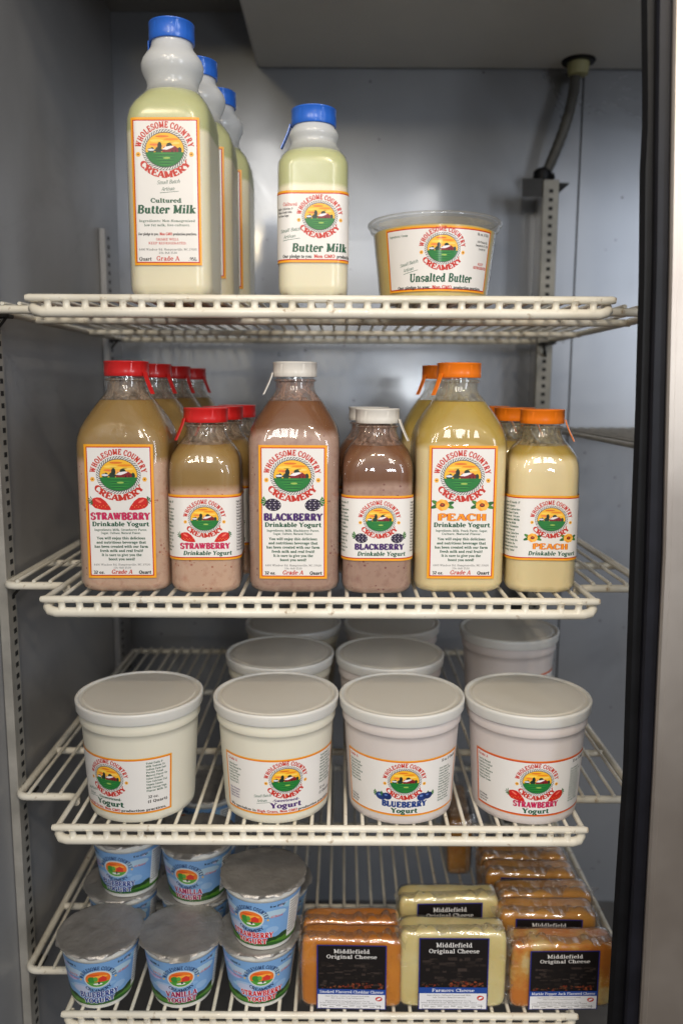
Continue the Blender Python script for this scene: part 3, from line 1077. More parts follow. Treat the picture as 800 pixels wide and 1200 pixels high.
def milk_quart_label():
    A = Art()
    W, H = 62, 128
    A.rect(-W / 2, -H / 2, W / 2, H / 2, YEL, 0)
    A.rect(-W / 2 + 2, -H / 2 + 2, W / 2 - 2, H / 2 - 2, RED, 1)
    A.rect(-W / 2 + 3, -H / 2 + 3, W / 2 - 3, H / 2 - 3, PAPER, 2)
    logo(A, -.5, 36.3, 20.5, 3)
    script(A, 2, 7.2, 3.4, .06, srgb(64, 98, 82))
    A.text("Cultured", -.5, -9.2, 3.9, DKGREEN, 4, 1.3, w=28)
    A.text("Butter Milk", -.5, -18.6, 7.4, DKGREEN, 4, 1.35, w=53, shear=.1)
    A.text("Ingredients: Non Homogenized", 0, -26, 2.1, DKGREEN, 4, .85, w=51)
    A.text("low fat milk, live cultures.", 0, -29.7, 2.1, DKGREEN, 4, .85, w=42)
    A.text("Our pledge to you:", -26.5, -37.6, 2.3, BLACK, 4, 1.35, w=18.5, al='l')
    A.text("Non GMO", -7, -37.6, 2.4, RED, 4, 1.35, w=11.5, al='l')
    A.text("production practices.", 5.2, -37.6, 2.3, BLACK, 4, 1.35, w=21.5, al='l')
    A.text("SHAKE WELL", 0, -42.2, 2.1, RED, 4, .9, w=21)
    A.text("KEEP REFRIGERATED.", 0, -45.6, 2.1, RED, 4, .9, w=35)
    A.text("4400 Windsor Rd, Hamptonville, NC 27020", 0, -51, 1.9, GREY, 4, .75, w=53)
    A.text("336-468-1520", 0, -54, 1.9, GREY, 4, .75, w=17)
    A.text("Quart", -26.5, -60, 3.2, BLACK, 4, 1.1, al='l', shear=.1)
    A.text("Grade A", 0, -60, 4.1, RED, 4, 1.0, w=21)
    A.text(".95L", 26.5, -60, 3.0, BLACK, 4, 1.1, al='r')
    return A

def milk_pint_label(off=6.5):
    A = Art(1.8)
    band(A, -66, 70, 63)
    logo(A, off, 8.8, 16.2, 3)
    script(A, off - 27, -4.6, 3.2, .12)
    A.text("Butter Milk", off, -22.2, 7.4, DKGREEN, 4, 1.35, w=51, shear=.1)
    A.text("Our pledge to you:", off - 34, -27.6, 2.9, BLACK, 4, 1.35, w=27, al='l')
    A.text("Non GMO", off - 5.2, -27.6, 3.0, RED, 4, 1.35, w=19, al='l')
    A.text("production practices.", off + 15.5, -27.6, 2.9, BLACK, 4, 1.35, w=32, al='l')
    A.text("Cultured", off - 27, 18, 3, RED, 4, 1, w=13)
    smalltext(A, off - 40, off - 24, 17, 8, BLACK, 3, 5)
    return A

def butter_label():
    A = Art(2.0)
    W, H = 112, 58
    A.rect(-W / 2, -H / 2, W / 2, H / 2, YEL, 0)
    A.rect(-W / 2 + 1.6, -H / 2 + 1.6, W / 2 - 1.6, H / 2 - 1.6, RED, 1)
    A.rect(-W / 2 + 2.6, -H / 2 + 2.6, W / 2 - 2.6, H / 2 - 2.6, PAPER, 2)
    logo(A, 1, 9, 16.6, 3)
    script(A, -31, -5, 3.1, .2)
    A.text("Unsalted Butter", 1, -20.6, 7.6, DKGREEN, 4, 1.3, w=63, shear=.08)
    A.text("Our pledge to you:", -44, -26.8, 2.8, BLACK, 4, 1.35, w=34, al='l')
    A.text("Non GMO", -8, -26.8, 2.9, RED, 4, 1.35, w=19, al='l')
    A.text("production practices.", 13, -26.8, 2.8, BLACK, 4, 1.35, w=34, al='l')
    A.text("Ingredients: Cream", -51, 20.5, 2.0, DKGREEN, 4, .8, w=20, al='l')
    A.text("16 oz. (1 lb.)", 51, 22.5, 2.5, BLACK, 4, 1.0, w=16, al='r')
    for i, s in enumerate(("4400 Windsor Rd.", "Hamptonville, N.C. 27020", "336-468-1520")):
        A.text(s, 43, 16 - i * 3.2, 2.0, BLACK, 4, .8, w=(15, 18, 10)[i])
    A.text("KEEP", 43, -4, 2.2, RED, 4, 1.0, w=8)
    A.text("REFRIGERATED", 43, -7.5, 2.4, RED, 4, 1.35, w=19)
    return A

def tub_label(kind):
    A = Art(2.2)
    W, H = 134, 60
    A.rect(-W / 2, -H / 2, W / 2, H / 2, YEL if kind != 'STRAWBERRY' else ORG, 0)
    A.rect(-W / 2 + 1.3, -H / 2 + 1.3, W / 2 - 1.3, H / 2 - 1.3, ORG if kind != 'STRAWBERRY' else RED, 1)
    A.rect(-W / 2 + 2.2, -H / 2 + 2.2, W / 2 - 2.2, H / 2 - 2.2, PAPER, 2)
    if kind in ('BLUEBERRY', 'STRAWBERRY'):
        logo(A, 1, 7.6, 16.8, 3)
        fruits(A, kind, 21, -8.6, 11.5, 1)
        c, o = NAMECOL[kind]
        A.text(kind, 1, -20.2, 6.2, c, 4, 1.3, w=46, outline=o, ow=.6)
        A.text("Yogurt", 1, -26.6, 5.3, DKGREEN, 4, 1.4, w=27)
        A.text("Grade A", -63, 23.4, 2.8, RED, 4, 1.1, w=13, al='l')
        smalltext(A, -63, -44, 21, -2, DKGREEN, 7, 4)
        smalltext(A, -63, -50, -17, -26, BLACK, 3, 4)
        A.text("32 oz. (1 Quart)", 63, 23, 3.0, BLACK, 4, 1.1, w=23, al='r')
        smalltext(A, 38, 57, 18, -20, DKGREEN, 13, 6)
    else:
        col = DKGREEN if kind == 'Unsweetened' else PUR
        logo(A, 2, 8.0, 17.0, 3)
        script(A, -22, -10.5, 3.0, .14)
        A.text("-%s-" % kind, 2, -15.4, 2.8, col, 4, 1.3, w=28)
        A.text("Yogurt", 2, -22.2, 5.8, col, 4, 1.4, w=32)
        A.text("We specialize in", -62, -27.0, 2.6, BLACK, 4, 1.35, w=33, al='l')
        A.text("High Grass, Non GMO", -28, -27.0, 2.7, RED, 4, 1.35, w=42, al='l')
        A.text("production practices.", 15, -27.0, 2.6, BLACK, 4, 1.35, w=46, al='l')
        A.text("Grade A", -62, 22.8, 2.8, RED, 4, 1.1, w=13, al='l')
        smalltext(A, -62, -44, 20, -2, DKGREEN, 7, 7)
        smalltext(A, -62, -46, -6, -18, PUR, 4, 8)
        smalltext(A, 41, 62, 26, -7, DKGREEN, 10, 9)
        A.text("32 oz.", 42, -13.5, 3.0, BLACK, 4, 1.1, w=11, al='l')
        A.text("(1 Quart)", 42, -18.6, 3.2, BLACK, 4, 1.1, w=20, al='l')
    return A

SKY1, SKY2 = srgb(122, 166, 216), srgb(160, 196, 230)
def cup_print(fl, per, H):
    A = Art(2.0)
    u0, u1 = -per / 2, per / 2
    n = 6
    A.rect(u0, -H / 2, u1, H / 2, SKY1, 0)
    r = random.Random(5)
    for i in range(26):
        A.ell(u0 + 16 + r.random() * (per - 32), -H * .22 + r.random() * H * .6, 7 + 8 * r.random(), 2 + 2.5 * r.random(), srgb(138 + 50 * r.random(), 178 + 28 * r.random(), 224), .6 + i * .04, 12)
    # hills
    def hill(f, col, lay):
        N = 60
        for i in range(N):
            x0, x1 = u0 + per * i / N, u0 + per * (i + 1) / N
            y0, y1 = f(x0), f(x1)
            A.poly([(x0, -H / 2), (x1, -H / 2), (x1, y1), (x0, y0)], col, lay)
    hill(lambda x: -H * .32 + 3.4 * math.sin(x * .07 + 4.8) + 1.0 * math.sin(x * .4), srgb(34, 66, 34), 2.0)
    hill(lambda x: -H * .38 + 2.4 * math.sin(x * .06 + 4.6) + .4 * math.sin(x * .9), srgb(78, 132, 44), 2.5)
    hill(lambda x: -H * .45 + 1.4 * math.sin(x * .09), srgb(44, 94, 36), 3.0)
    cx, cy, s = 0, H * .12, 13.6
    # emblem of the small cups: oval with an orange sky, trees and red barn
    A.ell(cx, cy, s, s * .78, srgb(214, 220, 214), 3, 30)
    A.ell(cx, cy, s * .90, s * .68, srgb(238, 120, 40), 4, 30)
    A.ell(cx + s * .2, cy + s * .22, s * .5, s * .12, srgb(252, 176, 70), 4.5, 12)
    A.ell(cx - s * .25, cy + s * .40, s * .4, s * .08, srgb(226, 90, 40), 4.5, 12)
    P = [(cx + .9 * s * math.cos(R(t)), cy + .68 * s * math.sin(R(t))) for t in range(200, 341, 10)]
    A.poly(P, srgb(86, 160, 60), 5)
    A.ell(cx - .45 * s, cy - .02 * s, .28 * s, .28 * s, srgb(62, 140, 56), 5.3, 12)
    A.ell(cx - .15 * s, cy + .02 * s, .16 * s, .22 * s, srgb(96, 170, 70), 5.6, 10)
    A.poly([(cx + .08 * s, cy - .25 * s), (cx + .62 * s, cy - .25 * s), (cx + .62 * s, cy + .10 * s), (cx + .36 * s, cy + .28 * s), (cx + .08 * s, cy + .10 * s)], srgb(214, 60, 48), 6)
    A.ell(cx, cy - .42 * s, .34 * s, .09 * s, srgb(240, 240, 236), 6.3, 10)
    A.ell(cx + .08 * s, cy - .34 * s, .08 * s, .14 * s, srgb(60, 60, 60), 6.6, 8)
    NAVY = srgb(24, 48, 96)
    A.arc_text("WHOLESOME COUNTRY", cx, cy, 1.05 * s, .86 * s, 178, 2, .32 * s, NAVY, 4, 1.2)
    A.arc_text("CREAMERY", cx, cy, 1.36 * s, 1.18 * s, 222, 318, .27 * s, NAVY, 4, 1.2)
    A.ell(cx + 17.5, cy - 1, 1.1, 1.1, srgb(236, 190, 60), 4, 8)
    A.ell(cx - 17.5, cy - 1, 1.1, 1.1, srgb(236, 190, 60), 4, 8)
    A.text("All Natural", cx + 26, cy + 1, 2.6, srgb(210, 70, 80), 4, .8, shear=.3, w=13)
    A.text("Low Fat", cx - 26, cy + 2, 2.6, srgb(210, 70, 80), 4, .8, shear=.3, w=10)
    A.text("Live Active", cx - 26, cy - 2, 2.2, srgb(210, 70, 80), 4, .8, shear=.3, w=12)
    A.text("8 oz (227g)", cx + 27, cy + 13.6, 2.3, BLACK, 4, 1.35, w=15)
    A.text("GRADE A", cx - 27, cy + 13.6, 2.3, BLACK, 4, 1.35, w=12)
    c = {'BLUEBERRY': srgb(32, 62, 140), 'VANILLA': srgb(160, 30, 84), 'STRAWBERRY': srgb(206, 34, 48)}[fl]
    w1 = {'BLUEBERRY': 33, 'VANILLA': 27, 'STRAWBERRY': 37}[fl]
    A.text(fl, cx, -H * .31, 6.6, c, 5, 1.6, w=w1 * 1.25, outline=srgb(240, 240, 244), ow=1.0)
    A.text("YOGURT", cx, -H * .45, 6.2, c, 5, 1.6, w=33, outline=srgb(240, 240, 244), ow=1.0)
    # nutrition panel further round
    A.rect(40, -H * .42, 58, H * .42, srgb(226, 226, 222), 4)
    for i in range(13):
        y = H * .36 - i * (H * .74 / 13)
        A.rect(41.2, y - .25, 41.2 + 8 + 7 * r.random(), y + .45, BLACK, 5)
    return A

def cheese_label(name, seed=1):
    A = Art(60)
    W, H = 72, 84
    A.rect(-W / 2, -H / 2, W / 2, H / 2, srgb(42, 44, 120), 0)
    A.rect(-W / 2 + 1.2, -16, W / 2 - 1.2, H / 2 - 1.2, srgb(24, 20, 20), 1)
    r = random.Random(seed)
    for i in range(70):   # dim old-shop scene printed behind the name
        x, y = -33 + 66 * r.random(), -12 + 30 * r.random()
        v = int(26 + 34 * r.random())
        w, h = 1 + 4 * r.random(), .6 + 3 * r.random()
        if abs(x) + w < 34:
            A.rect(x - w, y, x + w, y + h, srgb(v, v * .84, v * .78), 1.5 + i * .01)
    for i in range(60):
        x = -4 + 36 * r.random() if i < 44 else -32 + 30 * r.random()
        y = -14.5 + 7 * r.random() * (1 if i < 44 else .5)
        w = .5 + 1.2 * r.random()
        c = r.choice([(110, 44, 28), (88, 36, 26), (128, 66, 40), (80, 56, 40)])
        A.ell(min(x, 33), y, w, w * .8, srgb(*c), 3 + i * .01, 7)
    A.text("Middlefield", 0, 31.5, 5.2, srgb(226, 224, 222), 4, .8, w=37)
    A.text("Original Cheese", 0, 24.6, 5.0, srgb(226, 224, 222), 4, .8, w=52)
    A.rect(-W / 2 + .6, -22.6, W / 2 - .6, -15.6, srgb(34, 70, 150), 4)
    A.text(name, 0, -20.8, 3.7, srgb(230, 232, 240), 5, .85, w=min(66, 3.3 * len(name) * .82 + 6))
    A.rect(-W / 2 + 1.2, -H / 2 + 1, W / 2 - 1.2, -22.6, srgb(226, 226, 230), 4)
    smalltextC = lambda y, w, s: A.text(s, -4, y, 1.5, GREY, 5, .7, w=w)
    smalltextC(-25.4, 46, "Ingredients: Cultured Pasteurized Milk,")
    smalltextC(-28.0, 34, "Salt, Enzymes. Keep Refrigerated")
    A.ell(28.5, -28, 3.6, 3.0, RED, 5, 16)
    A.ell(28.5, -28, 2.4, 1.2, srgb(235, 235, 235), 5.4, 12, rot=.5)
    smalltextC(-32, 46, "Middlefield Original Cheese Co-op")
    smalltextC(-34.4, 58, "16942 Kinsman Road, Middlefield, Ohio 44062")
    A.frame(-32, -41, 30, -36, .35, GREY, 5)
    for i in range(9):
        A.rect(-30 + i * 7, -38 - (i % 2), -25 + i * 7, -37.4 - (i % 2), GREY, 5)
    return A
# ------------------------------------------------------------------ products
def label_on_block(A, name, mat, a, r, zc, parent, tilt=None):
    wm = wall_map(a, r)
    def fn(u, v):
        x, y, nx, ny = wm(u / 1000)
        return Vector((x, y, zc + v / 1000)), Vector((nx, ny, 0))
    return A.place(name, fn, mat, parent)

def label_on_cone(A, name, mat, rfun, zc, parent, ang=0.0, sag=0.0):
    rc = rfun(zc)
    sl = (rfun(zc + .01) - rfun(zc - .01)) / .02
    def fn(u, v):
        t = u / 1000 / rc + ang
        z = zc + v / 1000
        rr = rfun(z)
        n = Vector((math.sin(t), -math.cos(t), -sl)).normalized()
        return Vector((rr * math.sin(t), -rr * math.cos(t), z)), n
    return A.place(name, fn, mat, parent)

def bottle_cap(parent, z0, r, h, mat, tab=0.0, tabside=1, tear=True):
    m = MB()
    n = 96
    wob = lambda i, a: ((.00022 if int(a / (2 * math.pi) * n) % 2 else 0) if 1 <= i <= 3 else 0, 0)
    m.lathe([(r * .985, z0), (r, z0 + .0008), (r, z0 + h * .3), (r * .99, z0 + h - .002), (r * 1.015, z0 + h - .0016), (r * 1.015, z0 + h - .0004), (r * .985, z0 + h), (r * .6, z0 + h + .0002)], n, wob=wob)
    c = m.build("cap", mat, parent, sharp=50)
    if tear:
        s = MB()   # tear strip hanging from the cap rim
        th = R(tab)
        ex, ey = math.sin(th), -math.cos(th)
        px, py = -ey, ex
        pts = []
        for k in range(7):
            f = k / 6
            out = r + .0008 + .009 * f ** 1.3 * tabside if tabside > 0 else r + .001
            pts.append((ex * out, ey * out, z0 + .004 - .019 * f - .002 * f * f))
        w = .0026
        V, F = [], []
        for q in pts:
            for k, (a, b) in enumerate(((-1, 0), (1, 0), (1, 1), (-1, 1))):
                V.append((q[0] + px * a * w + ex * b * .0011, q[1] + py * a * w + ey * b * .0011, q[2]))
        for i in range(6):
            for j in range(4):
                F.append((i * 4 + j, i * 4 + (j + 1) % 4, i * 4 + 4 + (j + 1) % 4, i * 4 + 4 + j))
        F += [(3, 2, 1, 0), (24, 25, 26, 27)]
        s.add(V, F)
        s.build("tear_strip", mat, c, smooth=False)
    return c

def yogurt_bottle(size, flavour, mats, capm, label, cat_label, group=None, tab=60, artoff=0, with_label=True):
    """square clear plastic bottle of drinkable yogurt"""
    big = size == 'quart'
    root = empty("yogurt_bottle", (0, 0, 0), cat_label, "bottle", group)
    if big:
        a, rc, nr, hcap, zn = .0445, .018, .0192, .0145, .208
        prof = [(.0, .036, .018), (.001, .039, .018), (.004, .0425, .018), (.010, a, rc), (.142, a, rc), (.150, .0440, .020), (.158, .0425, .024),
                (.165, .0395, .026), (.172, .0355, .026), (.179, .0312, .026), (.185, .0272, .0255), (.189, .0240, .0240), (.1925, .0212, .0212), (.197, nr, nr), (.2035, nr, nr),
                (.2045, nr + .002, nr + .002), (.2060, nr + .002, nr + .002), (.2066, nr - .001, nr - .001), (.212, nr - .001, nr - .001)]
        capz = .2085
        zfill, zl = .1855, .080
    else:
        a, rc, nr, hcap = .0345, .017, .0190, .0140
        prof = [(.0, .027, .017), (.001, .030, .017), (.004, .0328, .017), (.009, a, rc), (.118, a, rc), (.126, .0342, .019), (.133, .0328, .022),
                (.139, .0298, .0255), (.144, .0262, .0250), (.148, .0228, .0226), (.152, .0204, .0204), (.156, nr, nr), (.1600, nr, nr), (.1608, nr + .002, nr + .002),
                (.1622, nr + .002, nr + .002), (.1628, nr - .001, nr - .001), (.168, nr - .001, nr - .001)]
        capz = .1645
        zfill, zl = .1435, .0655
    m = MB()
    m.loft(prof, 96, cap1=False)
    body = m.build("bottle_body", M['pet'], root, sharp=60)
    # contents: same shape a little inside, up to the fill line
    ins = .0011
    lp = [(z + (.0012 if i == 0 else 0), h - ins, max(r - ins, .004)) for i, (z, h, r) in enumerate(prof) if z <= zfill]
    z0, h0, r0 = lp[-1]
    nxt = next(p for p in prof if p[0] > zfill)
    f = (zfill - z0) / (nxt[0] - z0)
    lp.append((zfill, h0 + (nxt[1] - ins - h0) * f, min(r0, h0) + (nxt[2] - ins - r0) * f))
    m = MB()
    m.loft(lp, 96)
    m.build("yogurt", mats[0], root, sharp=50)
    # residue clinging inside the neck
    rp = [(zfill + .0004, lp[-1][1], lp[-1][2])] + [(z, h - ins, r - ins) for z, h, r in prof if z > zfill + .001 and z < capz]
    m = MB()
    m.loft(rp, 96, cap0=False, cap1=False)
    m.build("residue", mats[1], root, sharp=60)
    bottle_cap(root, capz, nr + .0022, hcap, capm, tab)
    if with_label:
        if big:
            label_on_block(label, "label", M['print'], a, rc, zl, root)
        else:
            label_on_block(label, "label", M['print'], a, rc, zl, root)
    return root

def milk_material(name, zb):
    t = NT(name)
    v = t.coord()
    z = t.xyz(v)[2]
    n = t.noise(v, 14, 2)
    f = t.node("ShaderNodeMapRange")
    f.inputs["From Min"].default_value = zb - .002
    f.inputs["From Max"].default_value = zb + .002
    t.link(t.math('ADD', z, t.math('MULTIPLY', t.math('SUBTRACT', n, .5), .01)), f.inputs["Value"])
    t.set(Base_Color=t.mix(f.outputs[0], (.84, .77, .54, 1), (.47, .485, .19, 1)), Roughness=.5)
    t.p.inputs["Subsurface Weight"].default_value = .3
    t.p.inputs["Subsurface Radius"].default_value = (.008, .006, .003)
    t.p.inputs["Subsurface Scale"].default_value = 1.0
    return t.m

def milk_bottle(size, label, lab, group=None, tab=260, off=0):
    big = size == 'quart'
    root = empty("buttermilk_bottle", (0, 0, 0), lab, "bottle", group)
    if big:
        a, rc = .0385, .014
        prof = [(0, .033, .014), (.0015, .0360, .014), (.005, .0378, .014), (.010, a, rc), (.148, a, rc), (.158, .0382, .016), (.167, .0368, .019), (.174, .0340, .022), (.180, .0302, .0245),
                (.185, .0265, .0250), (.189, .0242, .0242), (.193, .0234, .0234), (.197, .0242, .0242), (.202, .0268, .0268), (.2065, .0284, .0284), (.211, .0286, .0286), (.2155, .0270, .0270), (.220, .0238, .0238),
                (.2235, .0208, .0208), (.2265, .0192, .0192), (.230, .0188, .0188), (.2365, .0186, .0186)]
        capz, hc, zfill, zb, zl = .2305, .0165, .1870, .146, .091
    else:
        a, rc = .0325, .014
        prof = [(0, .027, .014), (.0015, .030, .014), (.005, .0318, .014), (.010, a, rc), (.115, a, rc), (.121, .0320, .016), (.127, .0300, .020), (.132, .0268, .0235), (.136, .0240, .0236),
                (.139, .0218, .0218), (.1415, .0210, .0210), (.144, .0216, .0216), (.1465, .0228, .0228), (.149, .0230, .0230), (.1515, .0220, .0220), (.154, .0200, .0200), (.1565, .0188, .0188), (.163, .0186, .0186)]
        capz, hc, zfill, zb, zl = .1560, .0150, .1330, .0970, .0615
    m = MB()
    m.loft(prof, 96, cap1=False)
    m.build("bottle_body", frosted("frosted_milk_plastic_" + size, zfill), root, sharp=60)
    ins = .0010
    lp = [(z + (.0012 if i == 0 else 0), h - ins, max(r - ins, .004)) for i, (z, h, r) in enumerate(prof) if z <= zfill]
    m = MB()
    m.loft(lp, 96)
    m.build("buttermilk", milk_material("buttermilk_" + size, zb), root, sharp=50)
    bottle_cap(root, capz, .0207, hc, M['blue'], tab, 1 if not big else -1)
    label_on_block(label, "label", M['print'], a, rc, zl, root)
    return root

def quart_tub(label, ang, body, lab, group=None, with_label=True, seed=0):
    root = empty("yogurt_tub", (0, 0, 0), lab, "tub", group)
    H = .1165
    rf = lambda z: .0540 + (z / H) * .0070
    p = [(.0490, .0005), (.0515, 0), (.0535, .0014), (rf(.006), .006)]
    p += [(rf(H * k / 12), H * k / 12) for k in range(1, 10)]
    p += [(rf(.0935), .0935), (rf(.0945) + .0014, .0945), (rf(.0975) + .0019, .0960), (rf(.100) + .0017, .1000), (rf(.104) + .0006, .1050), (rf(.1085) + .0005, .1085), (.0612, .1100)]
    m = MB()
    m.lathe(p, 96, cap1=True)
    m.build("tub_body", body, root, sharp=60)
    # lid: rim skirt and recessed frosted panel
    m = MB()
    prof = [(.0622, .1065), (.0640, .1066), (.0646, .1078), (.0648, .1130), (.0652, .1148), (.0653, .1170), (.0648, .1180), (.0636, .1184), (.0622, .1181), (.0614, .1174), (.0608, .1168)]
    m.lathe(prof, 96, cap0=False, cap1=False)
    lid = m.build("lid", M['lid_ring'], root, sharp=60)
    m = MB()
    pr = [(.0610, .1169), (.0588, .1165), (.0574, .1165), (.0568, .1172), (.0556, .1174), (.0530, .1173), (.0420, .1175), (.0250, .1179), (.0100, .1180), (.0008, .1180)]
    m.lathe(pr, 96, cap0=False)
    m.build("lid_panel", M['lid'], lid, sharp=50)
    if with_label:
        label_on_cone(label, "label", M['print'], rf, .0405, root, R(ang))
    return root

def butter_tub():
    root = empty("butter_tub", (0, 0, 0), "clear round tub of yellow unsalted butter on the top shelf", "tub")
    H = .074
    rf = lambda z: .0530 + (z / H) * .0080
    m = MB()
    p = [(.0490, .0004), (.0515, 0), (.0532, .0015), (rf(.005), .005), (rf(.04), .04), (rf(.0665), .0665), (.0615, .0678), (.0630, .0690), (.0636, .0725), (.0655, .0735), (.0662, .0748), (.0660, .0765), (.0648, .0775), (.0625, .0775), (.0618, .0765)]
    m.lathe(p, 96, cap1=False)
    m.build("tub_body", M['tubclear'], root, sharp=70)
    m = MB()
    p = [(.045, .0018), (.0508, .0014), (rf(.005) - .0012, .005), (rf(.04) - .0012, .04), (rf(.0665) - .0012, .0665), (.055, .0678), (.035, .0684), (.0100, .0681), (.001, .0681)]
    m.lathe(p, 96)
    t = cheese("butter_fill", [(.3, (.88, .66, .20, 1)), (.7, (.92, .73, .27, 1))], 18)
    m.build("butter", t, root, sharp=60)
    m = MB()
    m.lathe([(.0616, .0755), (.0600, .0753), (.0595, .0742), (.0560, .0738), (.03, .0740), (.001, .0741)], 96, cap0=False)
    m.build("lid", M['tubclear'], root, sharp=60)
    label_on_cone(butter_label(), "label", M['print'], rf, .0360, root, R(1))
    return root

def yogurt_cup(fl, art, lab, group=None, ang=0.0, seed=0):
    root = empty("yogurt_cup", (0, 0, 0), lab, "cup", group)
    H = .0680
    rf = lambda z: .0315 + (z / H) * .0095
    m = MB()
    p = [(.0285, .0014), (.0290, 0), (.0306, .0002), (.0312, .0030), (.0314, .0045), (rf(.0050), .0052), (rf(.0300), .0300), (rf(.0590), .0590), (rf(.0595) + .0010, .0598), (rf(.063) + .0012, .0625), (rf(.0660) + .0006, .0660), (.0435, .0672), (.0442, .0680), (.0436, .0686), (.0400, .0687)]
    m.lathe(p, 72)
    m.build("cup_body", M['cup_white'], root, sharp=60)
    rg = random.Random(seed)
    ph = [rg.random() * 6 for _ in range(4)]
    def wob(i, a):
        if i == 0:
            return (.0009 * math.sin(9 * a + ph[0]) + .0006 * math.sin(23 * a + ph[1]) + (.0050 if abs((a + ph[2]) % 6.283 - .35) < .22 else 0),
                    -.0006 + .0010 * math.sin(5 * a + ph[1]) + .0005 * math.sin(17 * a))
        if i in (1, 2):
            return (.0002 * math.sin(19 * a + ph[3]), .00022 * math.sin(31 * a + ph[0] + 2 * math.sin(3 * a)) + .00018 * math.sin(47 * a + ph[1] + 3 * math.sin(2 * a)))
        return (0, .0002 * math.sin(3 * a + ph[2] + i))
    m = MB()
    m.lathe([(.0452, .0676), (.0450, .0691), (.0430, .0695), (.0405, .0693), (.0395, .0691), (.0300, .0692), (.0200, .0693), (.0100, .0692), (.0010, .0692)], 128, cap0=False, wob=wob)
    m.build("foil_lid", M['foil'], root, sharp=80)
    label_on_cone(art, "printed_sleeve", M['print_film'], rf, .0322, root, R(ang))
    return root

def fuzz(V, amp, sc, seed):
    out = []
    for v in V:
        p = Vector(v)
        q = noise.noise_vector(p * sc + Vector((seed, seed * 2, 0))) * amp
        out.append(tuple(p + q))
    return out

def cheese_block(mat, art, lab, group=None, w=.110, h=.090, d=.030, seed=1, label=True, name="cheese_block"):
    root = empty(name, (0, 0, 0), lab, "cheese", group)
    # rounded slab made as a superellipsoid-like loft in the x-z plane
    def slab(gr, rr, edge):
        V, F = [], []
        n = 96
        prof = [(0, edge * 1.0), (.12, edge * .45), (.35, edge * .12), (.8, 0), (1.0, 0)]
        layers = [(-d / 2 - gr + edge * (1 - math.cos(t * math.pi / 2)), edge * (1 - math.sin(t * math.pi / 2))) for t in (0, .2, .4, .6, .8, 1)]
        layers += [(-y, i) for y, i in reversed(layers)]
        layers.insert(6, (-d * .15, 0)); layers.insert(7, (d * .15, 0))
        for y, ins in layers:
            for j in range(n):
                t = 2 * math.pi * (j + .5) / n
                dx, dz = math.sin(t), -math.cos(t)
                hw, hh = w / 2 + gr - ins, h / 2 + gr - ins
                k = 12.0
                s = 1 / ((abs(dx / hw)) ** k + (abs(dz / hh)) ** k) ** (1 / k)
                V.append((dx * s, y, h / 2 + gr * .2 + dz * s))
        L = len(layers)
        for i in range(L - 1):
            for j in range(n):
                F.append((i * n + j, i * n + (j + 1) % n, (i + 1) * n + (j + 1) % n, (i + 1) * n + j))
        # caps as concentric fans so the face can bulge a little
        for i, sgn in ((0, 1), (L - 1, -1)):
            base = i * n
            prev = base
            for q in (.75, .5, .25):
                st = len(V)
                for j in range(n):
                    x, y, z = V[base + j]
                    V.append((x * q, y - sgn * .0004, h / 2 + (z - h / 2) * q))
                for j in range(n):
                    f = (prev + j, prev + (j + 1) % n, st + (j + 1) % n, st + j)
                    F.append(f[::-1] if sgn > 0 else f)
                prev = st
            f = tuple(range(prev, prev + n))
            F.append(f if sgn > 0 else f[::-1])
        return V, F
    V, F = slab(0, .02, .0055)
    V = fuzz(V, .0012, 38, seed)
    V = [(x, y, max(z, .0005)) for x, y, z in V]
    m = MB(); m.add(V, F)
    m.build("cheese", mat, root, sharp=80)
    V, F = slab(.0011, .02, .0055)
    V = fuzz(V, .0016, 38, seed)
    V = [(x, y, max(z, .0001)) for x, y, z in V]
    m = MB(); m.add(V, F)
    # crimped seam of loose film along the top edge
    N, V2, F2 = 90, [], []
    rs = random.Random(seed)
    for i in range(N + 1):
        f = i / N
        x = -w / 2 - .003 + (w + .006) * f
        hh = .004 + .0100 * abs(noise.noise(Vector((x * 70, seed, 0)))) * 2.2
        yy = -.004 + .004 * noise.noise(Vector((x * 35, seed + 5, 0)))
        zt = h + .0016 - .010 * max(0, abs(f - .5) * 2 - .88) / .12
        for k in range(4):
            g = k / 3
            V2.append((x, yy + g * (-.016 + .016 * noise.noise(Vector((x * 50, seed, g)))), zt + hh * g * (1 - .5 * g) * 1.4))
    for i in range(N):
        for k in range(3):
            a = i * 4 + k
            F2.append((a, a + 4, a + 5, a + 1))
    # loose folded film down both edges
    for sx in (-1, 1):
        b0 = len(V2)
        K = 50
        for i in range(K + 1):
            z = .002 + (h + .002) * i / K
            fl = .0016 + .0045 * abs(noise.noise(Vector((sx * 9, seed, z * 55)))) * 2 + .004 * max(0, (i / K - .8) / .2)
            for k in range(3):
                g = k / 2
                V2.append((sx * (w / 2 + .0004 + fl * g), -d / 2 * .55 - .004 * g + .006 * noise.noise(Vector((z * 60, seed + sx, g))) * g, z + .001 * g))
        for i in range(K):
            for k in range(2):
                a = b0 + i * 3 + k
                F2.append((a, a + 3, a + 4, a + 1))
    m.add(V2, F2, 1)
    m.build("wrapper", [M['film'], M['film_crumple']], root, sharp=80)
    if label:
        vs = min(1, (h - .006) / .084)
        lz = h - .0045 - .042 * vs
        def fn(u, v):
            return Vector((u / 1000, -d / 2 - .0026, lz + v / 1000 * vs)), Vector((0, -1, 0))
        A = art
        A.place("label", fn, M['print_film'], root, base=.0008)
    return root
